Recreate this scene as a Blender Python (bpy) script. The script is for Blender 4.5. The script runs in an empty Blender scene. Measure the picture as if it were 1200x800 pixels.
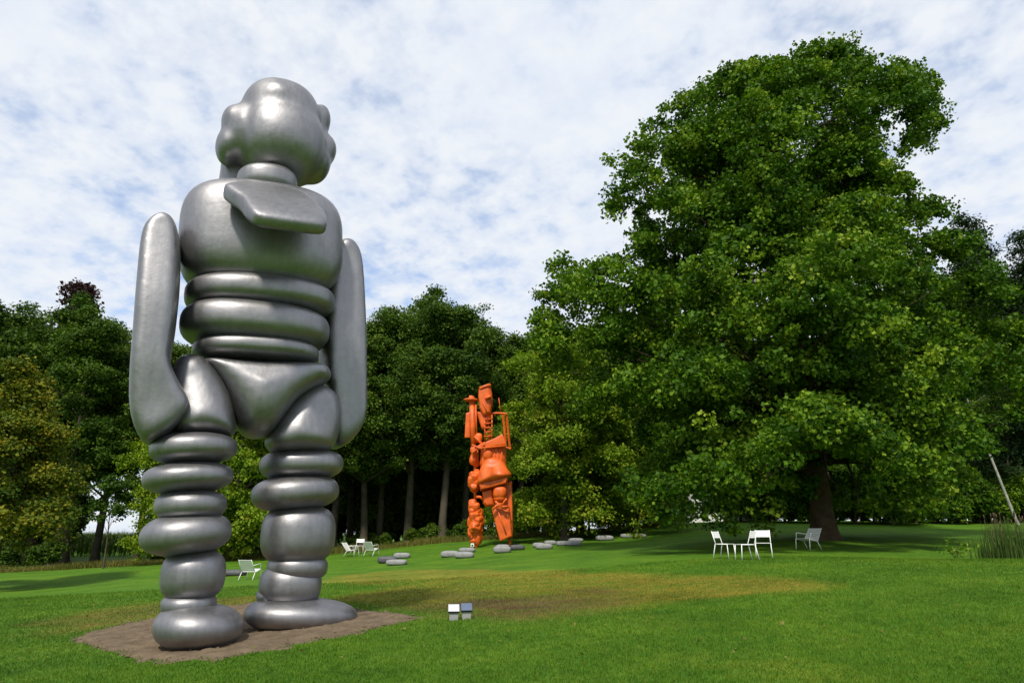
import bpy, math, random
import numpy as np
from mathutils import Vector, Matrix

random.seed(7)
rng = np.random.default_rng(7)
SC = bpy.context.scene
COL = SC.collection
R = math.radians

# ------------------------------------------------------------------ camera
F = 800.0                       # focal length in photo pixels (1200 wide)
PITCH = math.atan(225.0 / F)    # horizon lies at photo row 625
EYE = 1.65
cam_d = bpy.data.cameras.new('camera')
cam_d.lens = 24.0
cam_d.sensor_width = 36.0
cam_d.clip_start = 0.1
cam_d.clip_end = 3000.0
cam = bpy.data.objects.new('camera', cam_d)
cam.location = (0, 0, EYE)
cam.rotation_euler = (math.pi / 2 + PITCH, 0, 0)
COL.objects.link(cam)
SC.camera = cam

# ------------------------------------------------------------------ light
SUN_EL = R(52)                  # the sun stands behind the camera, a little to its left
sdir = Vector((-0.25 * math.cos(SUN_EL), -0.968 * math.cos(SUN_EL), math.sin(SUN_EL))).normalized()
sun_d = bpy.data.lights.new('sun', 'SUN')
sun_d.energy = 4.2
sun_d.angle = R(5)
sun_d.color = (1.0, 0.94, 0.82)
sun = bpy.data.objects.new('sun', sun_d)
sun.rotation_euler = (-sdir).to_track_quat('-Z', 'Y').to_euler()
sun.location = (0, -20, 40)
COL.objects.link(sun)

SC.view_settings.view_transform = 'Standard'
SC.view_settings.look = 'None'
SC.view_settings.exposure = 0.0
SC.view_settings.gamma = 1.0
SC.view_settings.use_curve_mapping = False
SC.cycles.max_bounces = 6
SC.cycles.diffuse_bounces = 3
SC.cycles.glossy_bounces = 3
SC.cycles.transmission_bounces = 4
SC.cycles.transparent_max_bounces = 8
SC.cycles.use_denoising = True


class NT:
    """tiny node-tree helper"""
    def __init__(self, tree):
        self.t = tree
        tree.nodes.clear()

    def n(self, kind, **kw):
        nd = self.t.nodes.new(kind)
        for k, v in kw.items():
            if k.startswith('i_'):
                key = k[2:]
                key = int(key) if key.isdigit() else key.replace('_', ' ')
                nd.inputs[key].default_value = v
            else:
                setattr(nd, k, v)
        return nd

    def l(self, a, b):
        self.t.links.new(a, b)

    def math(self, op, a, b=None, clamp=False):
        m = self.n('ShaderNodeMath', operation=op, use_clamp=clamp)
        for i, v in enumerate((a, b)):
            if v is None:
                continue
            if hasattr(v, 'links'):
                self.l(v, m.inputs[i])
            else:
                m.inputs[i].default_value = v
        return m.outputs[0]

    def mix(self, fac, a, b, blend='MIX'):
        m = self.n('ShaderNodeMix', data_type='RGBA', blend_type=blend)
        for key, v in ((0, fac), (6, a), (7, b)):
            if hasattr(v, 'links'):
                self.l(v, m.inputs[key])
            else:
                m.inputs[key].default_value = v if key == 0 else (*v, 1.0)
        return m.outputs[2]

    def ramp(self, fac, stops, interp='LINEAR'):
        r = self.n('ShaderNodeValToRGB')
        r.color_ramp.interpolation = interp
        el = r.color_ramp.elements
        while len(el) < len(stops):
            el.new(0.5)
        for e, (p, c) in zip(el, stops):
            e.position = p
            e.color = (*c, 1.0) if not isinstance(c, (int, float)) else (c, c, c, 1.0)
        self.l(fac, r.inputs[0])
        return r.outputs[0]

    def noise(self, vec, scale, detail=4.0, rough=0.55, dist=0.0):
        n = self.n('ShaderNodeTexNoise')
        n.inputs['Scale'].default_value = scale
        n.inputs['Detail'].default_value = detail
        n.inputs['Roughness'].default_value = rough
        n.inputs['Distortion'].default_value = dist
        if vec is not None:
            self.l(vec, n.inputs['Vector'])
        return n.outputs['Fac']


# ------------------------------------------------------------------ sky
world = bpy.data.worlds.new('World')
SC.world = world
world.use_nodes = True
w = NT(world.node_tree)
sky = w.n('ShaderNodeTexSky', sky_type='NISHITA', sun_disc=False)
sky.sun_elevation = SUN_EL
sky.sun_rotation = R(194)
sky.air_density = 1.0
sky.dust_density = 0.6
sky.ozone_density = 1.6
tc = w.n('ShaderNodeTexCoord')
sep = w.n('ShaderNodeSeparateXYZ')
w.l(tc.outputs['Generated'], sep.inputs[0])
zz = w.math('MAXIMUM', sep.outputs['Z'], 0.0)
den = w.math('ADD', zz, 0.22)
px = w.math('DIVIDE', sep.outputs['X'], den)
py = w.math('DIVIDE', sep.outputs['Y'], den)
cmb = w.n('ShaderNodeCombineXYZ')
w.l(px, cmb.inputs[0]); w.l(py, cmb.inputs[1])
mp = w.n('ShaderNodeMapping')
mp.inputs['Rotation'].default_value = (0, 0, R(28))
mp.inputs['Location'].default_value = (3.1, 1.7, 0)
mp.inputs['Scale'].default_value = (1.0, 0.9, 1.0)
w.l(cmb.outputs[0], mp.inputs[0])
big = w.noise(mp.outputs[0], 1.3, 3.0, 0.5, 0.2)
mid = w.noise(mp.outputs[0], 11.5, 3.0, 0.5, 0.1)
fine = w.noise(mp.outputs[0], 40.0, 3.0, 0.6, 0.2)
cells = w.math('ADD', w.math('MULTIPLY', mid, 0.76), w.math('MULTIPLY', fine, 0.24))
cov = w.math('ADD', w.math('MULTIPLY', big, 0.62), w.math('MULTIPLY', cells, 0.62))
mask = w.ramp(cov, [(0.42, 0.34), (0.50, 0.64), (0.57, 0.88), (0.65, 0.98)])
shade = w.ramp(cells, [(0.36, (0.76, 0.83, 0.95)), (0.62, (0.88, 0.915, 0.965))])
skyc = w.n('ShaderNodeVectorMath', operation='SCALE')
skyc.inputs['Scale'].default_value = 0.15
w.l(sky.outputs[0], skyc.inputs[0])
tint = w.mix(1.0, (0, 0, 0), (0.95, 1.18, 1.36), 'MULTIPLY')
w.l(skyc.outputs[0], tint.node.inputs[6])
both = w.mix(mask, (0, 0, 0), shade)
w.l(tint, both.node.inputs[6])
bg = w.n('ShaderNodeBackground')
bg.inputs['Strength'].default_value = 1.0
w.l(both, bg.inputs['Color'])
wo = w.n('ShaderNodeOutputWorld')
w.l(bg.outputs[0], wo.inputs[0])


# ------------------------------------------------------------------ pixel helpers
CP, SP = math.cos(PITCH), math.sin(PITCH)

def ray(x, y):
    u = (x - 600.0) / F
    v = (400.0 - y) / F
    return np.array([u, CP - v * SP, SP + v * CP])

def at(x, y, Y):
    d = ray(x, y)
    return np.array([0, 0, EYE]) + d * (Y / d[1])

def on_plane(x, y, p0, a):
    n = np.array([math.sin(a), -math.cos(a)])
    d = ray(x, y)
    t = (np.array(p0[:2]) @ n) / (d[:2] @ n)
    return np.array([0, 0, EYE]) + d * t

def to_px(P):
    P = np.asarray(P, float)
    q = P - np.array([0, 0, EYE])
    f = q[..., 1] * CP + q[..., 2] * SP
    up = -q[..., 1] * SP + q[..., 2] * CP
    return 600 + F * q[..., 0] / f, 400 - F * up / f


# ------------------------------------------------------------------ terrain (thin plate through known ground points)
def zc(x, y, Y):
    p = at(x, y, Y)
    return (p[0], p[1], p[2])

CTRL = [(-4.7, 11.3, -0.02), (-3.6, 12.3, 0.12), (-1.5, 12.7, 0.28), (-7.0, 11.2, -0.12), (-4.4, 9.3, -0.02),
        zc(292, 679, 27.5), zc(425, 653, 42), zc(577, 640, 42), zc(870, 655, 22.5), zc(968, 634, 31.0),
        (0, 0, 0.12), (5, 6, 0.45), (10, 12, 0.75), (-8, 4, -0.3), zc(1060, 657, 19.5), zc(1200, 655, 20),
        (14.0, 23.5, 0.80), (19, 24, 0.85), zc(1190, 612, 50), zc(1050, 618, 46), zc(50, 668, 44), zc(135, 666, 40),
        zc(480, 637, 52), zc(740, 631, 45), zc(664, 641, 40), zc(461, 663, 35), zc(543, 655, 36), zc(700, 624, 52),
        zc(5, 690, 30), zc(850, 612, 50), zc(640, 690, 18.5), zc(900, 685, 15.5), (-14, 16, -0.3), (-20, 60, -0.2), (-45, 60, -0.5),
        (0, 75, 1.4), (40, 75, 2.8),
        (-150, 60, -0.6), (-150, 220, -0.3), (0, 220, 1.6), (150, 220, 3), (150, 50, 3), (150, -60, 1.5), (-150, -60, -1.5), (0, -60, -0.5)]
CTRL = np.array(CTRL)

def _phi(r2):
    return np.where(r2 > 1e-9, 0.5 * r2 * np.log(np.maximum(r2, 1e-9)), 0.0)

def _fit():
    n = len(CTRL)
    d2 = ((CTRL[:, None, :2] - CTRL[None, :, :2]) ** 2).sum(-1)
    A = np.zeros((n + 3, n + 3))
    A[:n, :n] = _phi(d2) + np.eye(n) * 1.0
    A[:n, n] = 1; A[:n, n + 1:] = CTRL[:, :2]
    A[n, :n] = 1; A[n + 1:, :n] = CTRL[:, :2].T
    b = np.zeros(n + 3); b[:n] = CTRL[:, 2]
    return np.linalg.solve(A, b)

TW = _fit()

def gz(x, y):
    x = np.asarray(x, float); y = np.asarray(y, float)
    sh = x.shape
    P = np.stack([x.ravel(), y.ravel()], 1)
    out = np.empty(len(P))
    n = len(CTRL)
    for i in range(0, len(P), 40000):
        q = P[i:i + 40000]
        d2 = ((q[:, None, :] - CTRL[None, :, :2]) ** 2).sum(-1)
        out[i:i + 40000] = _phi(d2) @ TW[:n] + TW[n] + q @ TW[n + 1:]
    fall = np.clip((np.hypot(P[:, 0], P[:, 1]) - 160) / 100, 0, 1)
    out = out * (1 - fall) + 0.5 * fall
    return out.reshape(sh)

def gpt(x, y):
    return np.array([x, y, float(gz(np.array([x]), np.array([y]))[0])])

def hit(x, y, guess=None, tmax=70):
    """ground point seen at photo pixel x, y"""
    d = ray(x, y)
    ts = np.arange(5, tmax, 0.05)
    P = np.array([0, 0, EYE]) + ts[:, None] * d
    dz = P[:, 2] - gz(P[:, 0], P[:, 1])
    k = np.where(dz <= 0)[0]
    if len(k) == 0:
        return gpt(*(d[:2] * (guess or 45) / d[1]))
    p = P[k[0]]
    return gpt(p[0], p[1])


# ------------------------------------------------------------------ mesh helpers
class MB:
    def __init__(self):
        self.v = []; self.f = []; self.n = 0

    def add(self, v, f):
        v = np.asarray(v, float)
        self.v.append(v)
        self.f += [tuple(i + self.n for i in q) for q in f]
        self.n += len(v)
        return self

    def box(self, lo, hi, rot=None, at_=None):
        (x0, y0, z0), (x1, y1, z1) = lo, hi
        v = np.array([(x0, y0, z0), (x1, y0, z0), (x1, y1, z0), (x0, y1, z0), (x0, y0, z1), (x1, y0, z1), (x1, y1, z1), (x0, y1, z1)], float)
        if rot is not None:
            v = v @ np.asarray(rot).T
        if at_ is not None:
            v = v + np.asarray(at_)
        return self.add(v, [(0, 3, 2, 1), (4, 5, 6, 7), (0, 1, 5, 4), (1, 2, 6, 5), (2, 3, 7, 6), (3, 0, 4, 7)])

    def tube(self, pts, rad, seg=8, cap=True):
        pts = np.asarray(pts, float); k = len(pts)
        rad = np.broadcast_to(np.asarray(rad, float), (k,))
        tan = np.gradient(pts, axis=0)
        tan /= np.linalg.norm(tan, axis=1)[:, None] + 1e-12
        ref = np.array([0, 0, 1.0]) if abs(tan[0][2]) < 0.9 else np.array([1.0, 0, 0])
        vs = []
        for p, t, r in zip(pts, tan, rad):
            a = np.cross(t, ref); a /= np.linalg.norm(a) + 1e-12
            b = np.cross(t, a)
            ref = ref - t * (ref @ t) if np.linalg.norm(ref - t * (ref @ t)) > 0.2 else ref
            th = np.arange(seg) * 2 * math.pi / seg
            vs.append(p + r * (np.cos(th)[:, None] * a + np.sin(th)[:, None] * b))
        v = np.concatenate(vs)
        f = []
        for i in range(k - 1):
            for j in range(seg):
                j2 = (j + 1) % seg
                f.append((i * seg + j, i * seg + j2, (i + 1) * seg + j2, (i + 1) * seg + j))
        if cap:
            f.append(tuple(range(seg - 1, -1, -1)))
            f.append(tuple((k - 1) * seg + j for j in range(seg)))
        return self.add(v, f)

    def arr(self):
        return np.concatenate(self.v)


def link(name, me, mat=None, parent=None, loc=(0, 0, 0)):
    o = bpy.data.objects.new(name, me)
    if mat is not None and len(me.materials) == 0:
        me.materials.append(mat)
    o.location = loc
    COL.objects.link(o)
    if parent is not None:
        o.parent = parent
    return o

def mesh_of(name, v, f, smooth=True):
    me = bpy.data.meshes.new(name)
    me.from_pydata(np.asarray(v).tolist(), [], f)
    if smooth:
        me.shade_smooth()
    me.update()
    return me

def fast_mesh(name, v, loops, sizes, smooth=False):
    """v (n,3); loops flat int array; sizes per-face"""
    me = bpy.data.meshes.new(name)
    me.vertices.add(len(v))
    me.vertices.foreach_set('co', np.ascontiguousarray(v, dtype=np.float32).ravel())
    me.loops.add(len(loops))
    me.loops.foreach_set('vertex_index', np.ascontiguousarray(loops, dtype=np.int32))
    me.polygons.add(len(sizes))
    starts = np.concatenate([[0], np.cumsum(sizes)[:-1]]).astype(np.int32)
    me.polygons.foreach_set('loop_start', starts)
    me.polygons.foreach_set('use_smooth', np.full(len(sizes), smooth))
    me.update(calc_edges=True)
    return me

def part(name, mb, mat, parent, smooth=True, base=None):
    """child mesh given in world coordinates; its origin goes to its own centre"""
    v = mb.arr(); c = (v.min(0) + v.max(0)) / 2
    b = np.array(parent_base.get(parent.name, (0, 0, 0))) if base is None else np.asarray(base)
    me = mesh_of(name, v - c, mb.f, smooth)
    return link(name, me, mat, parent, tuple(c - b))

parent_base = {}

def tag(o, label=None, cat=None, group=None, kind=None):
    if label: o['label'] = label
    if cat: o['category'] = cat
    if group: o['group'] = group
    if kind: o['kind'] = kind
    return o

def thing(name, loc, label, cat, group=None, rz=0.0):
    o = bpy.data.objects.new(name, None)
    o.empty_display_size = 0.3
    o.location = tuple(loc); o.rotation_euler = (0, 0, rz)
    COL.objects.link(o)
    parent_base[o.name] = tuple(loc)
    return tag(o, label, cat, group)


# ------------------------------------------------------------------ materials
def mat(name):
    m = bpy.data.materials.new(name)
    m.use_nodes = True
    return m, NT(m.node_tree)

def simple(name, color, rough=0.6, metal=0.0, var=0.15, scale=3.0, bump=0.0, bscale=40.0, spec=0.5):
    m, t = mat(name)
    co = t.n('ShaderNodeTexCoord').outputs['Object']
    nz = t.noise(co, scale, 5, 0.6)
    c = t.ramp(nz, [(0.25, tuple(k * (1 - var) for k in color)), (0.75, tuple(min(1, k * (1 + var)) for k in color))])
    p = t.n('ShaderNodeBsdfPrincipled')
    p.inputs['Roughness'].default_value = rough
    p.inputs['Metallic'].default_value = metal
    p.inputs['Specular IOR Level'].default_value = spec
    t.l(c, p.inputs['Base Color'])
    if bump:
        b = t.n('ShaderNodeBump')
        b.inputs['Strength'].default_value = bump
        b.inputs['Distance'].default_value = 0.02
        t.l(t.noise(co, bscale, 4, 0.6), b.inputs['Height'])
        t.l(b.outputs[0], p.inputs['Normal'])
    o = t.n('ShaderNodeOutputMaterial')
    t.l(p.outputs[0], o.inputs[0])
    return m

def leaf_mat(name, stops, trans=0.3, rough=0.5, big=0.18):
    """leaf colour: per-leaf attribute picks from stops, slow noise shifts it"""
    m, t = mat(name)
    a = t.n('ShaderNodeAttribute', attribute_name='tone')
    co = t.n('ShaderNodeTexCoord').outputs['Object']
    oi = t.n('ShaderNodeObjectInfo')
    f = t.math('ADD', a.outputs['Fac'], t.math('MULTIPLY', t.math('SUBTRACT', t.noise(co, 0.35, 2), 0.5), 0.9))
    f = t.math('ADD', f, t.math('MULTIPLY', t.math('SUBTRACT', oi.outputs['Random'], 0.5), big), clamp=True)
    c = t.ramp(f, stops)
    p = t.n('ShaderNodeBsdfPrincipled')
    p.inputs['Roughness'].default_value = rough
    p.inputs['Specular IOR Level'].default_value = 0.12
    t.l(c, p.inputs['Base Color'])
    tr = t.n('ShaderNodeBsdfTranslucent')
    t.l(t.mix(1.0, c, (1.0, 1.15, 0.45), 'MULTIPLY'), tr.inputs['Color'])
    mx = t.n('ShaderNodeMixShader')
    mx.inputs[0].default_value = trans
    t.l(p.outputs[0], mx.inputs[1]); t.l(tr.outputs[0], mx.inputs[2])
    o = t.n('ShaderNodeOutputMaterial')
    t.l(mx.outputs[0], o.inputs[0])
    return m

def lawn_mat(name, blades=False):
    m, t = mat(name)
    geo = t.n('ShaderNodeNewGeometry').outputs['Position']
    dry = t.n('ShaderNodeAttribute', attribute_name='dry').outputs['Fac']
    bare = t.n('ShaderNodeAttribute', attribute_name='bare').outputs['Fac']
    n1 = t.noise(geo, 0.55, 4, 0.6)
    n2 = t.noise(geo, 5.0, 5, 0.65)
    n3 = t.noise(geo, 38.0, 3, 0.6)
    s = t.math('ADD', t.math('MULTIPLY', n1, 0.45), t.math('ADD', t.math('MULTIPLY', n2, 0.42), t.math('MULTIPLY', n3, 0.22)))
    g = t.ramp(s, [(0.36, (0.030, 0.088, 0.005)), (0.52, (0.064, 0.158, 0.008)), (0.68, (0.120, 0.215, 0.014))])
    y = t.ramp(s, [(0.36, (0.115, 0.100, 0.012)), (0.52, (0.205, 0.172, 0.020)), (0.70, (0.285, 0.240, 0.034))])
    b = t.ramp(s, [(0.40, (0.060, 0.036, 0.016)), (0.65, (0.135, 0.088, 0.034))])
    st = t.n('ShaderNodeMapping'); st.inputs['Scale'].default_value = (0.5, 2.2, 1.0); st.inputs['Rotation'].default_value = (0, 0, R(-6))
    t.l(geo, st.inputs[0])
    streak = t.noise(st.outputs[0], 1.6, 5, 0.65)
    jit = t.math('SUBTRACT', t.math('ADD', t.math('MULTIPLY', n2, 0.9), t.math('ADD', t.math('MULTIPLY', streak, 1.3), t.math('MULTIPLY', n3, 0.5))), 1.35)
    d1 = t.math('MULTIPLY', dry, t.math('ADD', 0.76, t.math('MULTIPLY', jit, 2.3)), clamp=True)
    b1 = t.math('MULTIPLY', bare, t.math('ADD', 1.0, t.math('MULTIPLY', jit, 2.4)), clamp=True)
    c = t.mix(d1, (0, 0, 0), (0, 0, 0))
    t.l(g, c.node.inputs[6]); t.l(y, c.node.inputs[7])
    c2 = t.mix(b1, (0, 0, 0), (0, 0, 0))
    t.l(c, c2.node.inputs[6]); t.l(b, c2.node.inputs[7])
    p = t.n('ShaderNodeBsdfPrincipled')
    p.inputs['Roughness'].default_value = 0.75
    p.inputs['Specular IOR Level'].default_value = 0.15
    t.l(c2, p.inputs['Base Color'])
    o = t.n('ShaderNodeOutputMaterial')
    if blades:
        tr = t.n('ShaderNodeBsdfTranslucent')
        t.l(c2, tr.inputs['Color'])
        mx = t.n('ShaderNodeMixShader')
        mx.inputs[0].default_value = 0.3
        t.l(p.outputs[0], mx.inputs[1]); t.l(tr.outputs[0], mx.inputs[2])
        t.l(mx.outputs[0], o.inputs[0])
    else:
        bp = t.n('ShaderNodeBump')
        bp.inputs['Strength'].default_value = 0.9
        bp.inputs['Distance'].default_value = 0.03
        h = t.math('ADD', t.noise(geo, 55.0, 3, 0.7), t.math('MULTIPLY', n2, 0.8))
        t.l(h, bp.inputs['Height'])
        t.l(bp.outputs[0], p.inputs['Normal'])
        t.l(p.outputs[0], o.inputs[0])
    return m

M_LAWN = lawn_mat('lawn')
M_BLADE = lawn_mat('grass_blade', True)

def silver_mat():
    m, t = mat('silver_paint')
    co = t.n('ShaderNodeNewGeometry').outputs['Position']
    n1 = t.noise(co, 1.3, 4, 0.6)
    n2 = t.noise(co, 9.0, 5, 0.6, 0.6)
    st = t.n('ShaderNodeMapping'); st.inputs['Scale'].default_value = (7, 7, 0.9)
    t.l(co, st.inputs[0])
    n3 = t.noise(st.outputs[0], 1.6, 4, 0.6)
    s = t.math('ADD', t.math('MULTIPLY', n1, 0.4), t.math('ADD', t.math('MULTIPLY', n2, 0.3), t.math('MULTIPLY', n3, 0.3)))
    c = t.ramp(s, [(0.32, (0.215, 0.211, 0.220)), (0.52, (0.285, 0.279, 0.290)), (0.70, (0.345, 0.338, 0.350))])
    p = t.n('ShaderNodeBsdfPrincipled')
    p.inputs['Metallic'].default_value = 0.97
    t.l(c, p.inputs['Base Color'])
    t.l(t.ramp(s, [(0.3, 0.45), (0.7, 0.54)]), p.inputs['Roughness'])
    b1 = t.n('ShaderNodeBump'); b1.inputs['Strength'].default_value = 0.14; b1.inputs['Distance'].default_value = 0.05
    t.l(t.noise(co, 3.2, 3, 0.5), b1.inputs['Height'])
    b2 = t.n('ShaderNodeBump'); b2.inputs['Strength'].default_value = 0.14; b2.inputs['Distance'].default_value = 0.012
    t.l(t.noise(co, 18.0, 4, 0.6), b2.inputs['Height'])
    t.l(b1.outputs[0], b2.inputs['Normal'])
    t.l(b2.outputs[0], p.inputs['Normal'])
    o = t.n('ShaderNodeOutputMaterial')
    t.l(p.outputs[0], o.inputs[0])
    return m

M_SILVER = silver_mat()
M_ORANGE = simple('orange_paint', (0.68, 0.110, 0.008), 0.48, 0, 0.32, 2.2, 0.35, 9.0)
M_WHITE = simple('white_metal', (0.78, 0.78, 0.76), 0.4, 0, 0.05, 4.0)
M_STONE_L = simple('pale_concrete', (0.25, 0.25, 0.255), 0.8, 0, 0.25, 4.0, 0.5, 30.0)
M_STONE_D = simple('dark_concrete', (0.075, 0.075, 0.085), 0.6, 0, 0.3, 4.0, 0.4, 30.0)
M_SOIL = simple('bare_soil', (0.140, 0.105, 0.070), 0.95, 0, 0.38, 3.5, 0.9, 22.0, 0.1)
M_BARK = simple('brown_bark', (0.085, 0.058, 0.036), 0.9, 0, 0.5, 2.5, 1.0, 14.0, 0.15)
M_BARK_G = simple('grey_bark', (0.082, 0.070, 0.050), 0.9, 0, 0.45, 1.2, 1.0, 9.0, 0.15)
M_LIMB = simple('limb_bark', (0.050, 0.038, 0.024), 0.9, 0, 0.4, 2.5, 0.6, 14.0, 0.1)
M_BIRCH = simple('birch_bark', (0.28, 0.27, 0.245), 0.8, 0, 0.5, 3.0, 0.5, 14.0)
M_WALL = simple('white_render', (0.75, 0.75, 0.74), 0.9, 0, 0.06, 0.8, 0.2, 30.0)
M_ROOF = simple('slate_roof', (0.07, 0.07, 0.075), 0.7, 0, 0.3, 5.0, 0.6, 8.0)
M_GLASS = simple('dark_glass', (0.02, 0.025, 0.03), 0.08, 0, 0.1, 1.0)
M_STEEL = simple('grey_box_metal', (0.26, 0.265, 0.25), 0.5, 0.0, 0.12, 6.0)
M_PANEL_B = simple('blue_grey_panel', (0.10, 0.13, 0.20), 0.18, 0.0, 0.1, 6.0)
M_PANEL_W = simple('pale_panel', (0.52, 0.52, 0.56), 0.3, 0.0, 0.05, 6.0)
M_EDGE = simple('black_edge', (0.02, 0.02, 0.022), 0.5, 0.0, 0.1, 6.0)

M_LEAF_TULIP = leaf_mat('tulip_leaf', [(0.0, (0.024, 0.068, 0.004)), (0.42, (0.066, 0.142, 0.007)), (0.75, (0.145, 0.240, 0.012)), (1.0, (0.25, 0.32, 0.03))], 0.26)
M_LEAF_OAK = leaf_mat('oak_leaf', [(0.0, (0.030, 0.066, 0.008)), (0.5, (0.068, 0.130, 0.012)), (1.0, (0.150, 0.205, 0.022))], 0.26, big=0.5)
M_LEAF_YEL = leaf_mat('yellowing_leaf', [(0.0, (0.080, 0.155, 0.010)), (0.42, (0.180, 0.280, 0.016)), (0.8, (0.28, 0.34, 0.026)), (1.0, (0.36, 0.32, 0.04))], 0.35)
M_LEAF_GOLD = leaf_mat('golden_leaf', [(0.0, (0.040, 0.085, 0.010)), (0.42, (0.120, 0.150, 0.010)), (0.8, (0.22, 0.195, 0.014)), (1.0, (0.30, 0.22, 0.014))], 0.22)
M_LEAF_DARK = leaf_mat('dark_needle', [(0.0, (0.012, 0.028, 0.008)), (0.6, (0.022, 0.045, 0.012)), (1.0, (0.040, 0.065, 0.016))], 0.1)
M_LEAF_RED = leaf_mat('copper_leaf', [(0.0, (0.020, 0.010, 0.012)), (0.6, (0.045, 0.020, 0.020)), (1.0, (0.085, 0.035, 0.03))], 0.2)
M_STRAW = leaf_mat('long_grass', [(0.0, (0.060, 0.085, 0.012)), (0.5, (0.13, 0.13, 0.025)), (1.0, (0.24, 0.20, 0.06))], 0.25)
M_REED = leaf_mat('reed_blade', [(0.0, (0.035, 0.070, 0.014)), (0.6, (0.065, 0.115, 0.022)), (1.0, (0.16, 0.15, 0.06))], 0.25)
M_CORN = leaf_mat('corn_leaf', [(0.0, (0.035, 0.065, 0.012)), (0.6, (0.065, 0.11, 0.020)), (1.0, (0.17, 0.17, 0.05))], 0.25)


# ------------------------------------------------------------------ lawn
def inside(poly, x, y):
    poly = np.asarray(poly)
    c = np.zeros(x.shape, bool)
    j = len(poly) - 1
    for i in range(len(poly)):
        xi, yi = poly[i]; xj, yj = poly[j]
        k = ((yi > y) != (yj > y)) & (x < (xj - xi) * (y - yi) / (yj - yi + 1e-12) + xi)
        c ^= k
        j = i
    return c

def seg_dist(poly, x, y):
    poly = np.asarray(poly); d = np.full(x.shape, 1e9)
    for i in range(len(poly)):
        a = poly[i]; b = poly[(i + 1) % len(poly)]
        ab = b - a
        t = np.clip(((x - a[0]) * ab[0] + (y - a[1]) * ab[1]) / (ab @ ab + 1e-12), 0, 1)
        d = np.minimum(d, np.hypot(x - a[0] - t * ab[0], y - a[1] - t * ab[1]))
    return d

def soft(poly, x, y, w_):
    d = seg_dist(poly, x, y)
    s = np.where(inside(poly, x, y), d, -d)
    return np.clip(0.5 + s / w_, 0, 1)

def wob(x, y, k, a, ph=0.0):
    return a * (np.sin(k * x * 1.1 + 1.7 * np.sin(k * y * 0.63 + ph) + ph) + 0.6 * np.sin(k * 2.3 * y + 1.1 * np.sin(k * 1.9 * x) + 2 * ph)) / 1.6

def gpoly(pts):
    return np.array([hit(*p)[:2] for p in pts])

DRY_A = gpoly([(392, 683), (398, 673), (470, 667), (640, 668), (800, 673), (955, 678), (985, 684), (930, 693), (800, 702), (720, 715), (640, 724), (560, 718), (480, 710), (400, 706), (392, 700), (440, 692), (485, 684)])
DRY_B = gpoly([(36, 732), (110, 716), (185, 706), (300, 698), (300, 716), (190, 722), (80, 742)])
BARE_A = gpoly([(480, 711), (560, 701), (650, 698), (715, 704), (690, 714), (620, 722), (540, 717)])
BARE_B = gpoly([(655, 692), (700, 688), (740, 692), (710, 698)])
BARE_C = gpoly([(480, 703), (520, 694), (600, 694), (560, 702)])
SOIL = gpoly([(78, 749), (140, 732), (215, 717), (300, 706), (352, 706), (400, 712), (497, 723), (420, 742), (330, 760), (262, 772), (182, 779), (130, 765)])

def dryness(x, y):
    xw = x + wob(x, y, 0.9, 0.35); yw = y + wob(y, x, 1.3, 0.45, 1.0)
    d = np.maximum(soft(DRY_A, xw, yw, 1.0) * 1.05, soft(DRY_B, xw, yw, 0.7) * 0.85)
    d *= 0.82 + 0.18 * np.sin(x * 0.8 + 0.3 * y) 
    patch = np.clip(np.sin(x * 1.3 + 2 * np.sin(y * 0.7)) * np.sin(y * 0.9 + 1.3 * np.sin(x * 0.5)) - 0.55, 0, 1) * 0.5
    near = np.clip((14 - y) / 6, 0, 1)
    return np.clip(d + patch * (0.25 + 0.5 * near) * (x > -3), 0, 1)

def bareness(x, y):
    xw = x + wob(x, y, 1.7, 0.3, 2.0); yw = y + wob(y, x, 1.5, 0.4, 0.4)
    b = np.maximum.reduce([soft(BARE_A, xw, yw, 1.6) * 0.85, soft(BARE_B, xw, yw, 1.2) * 0.6, soft(BARE_C, xw, yw, 1.2) * 0.4, soft(DRY_B, xw, yw, 1.2) * 0.35])
    return np.clip(b, 0, 1)

def graded(lo, hi, n0, n1, step, grow):
    a = [n0]
    while a[-1] < n1:
        a.append(a[-1] + step)
    s = step
    while a[-1] < hi:
        s *= grow; a.append(a[-1] + s)
    s = step
    while a[0] > lo:
        s *= grow; a.insert(0, a[0] - s)
    return np.array(a)

gx = graded(-900, 900, -12, 14, 0.22, 1.06)
gy = graded(-300, 1500, 5, 27, 0.16, 1.06)
GX, GY = np.meshgrid(gx, gy)
GZ = gz(GX, GY)
nx, ny = len(gx), len(gy)
idx = np.arange(nx * ny).reshape(ny, nx)
quads = np.stack([idx[:-1, :-1], idx[:-1, 1:], idx[1:, 1:], idx[1:, :-1]], -1).reshape(-1, 4)
me = fast_mesh('lawn', np.stack([GX, GY, GZ], -1).reshape(-1, 3), quads.ravel(), np.full(len(quads), 4), True)
for nm, fn in (('dry', dryness), ('bare', bareness)):
    at_ = me.attributes.new(nm, 'FLOAT', 'POINT')
    at_.data.foreach_set('value', fn(GX, GY).ravel().astype(np.float32))
lawn = link('lawn', me, M_LAWN)
tag(lawn, 'mown green lawn with a dried yellow area', 'lawn', kind='structure')

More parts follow.
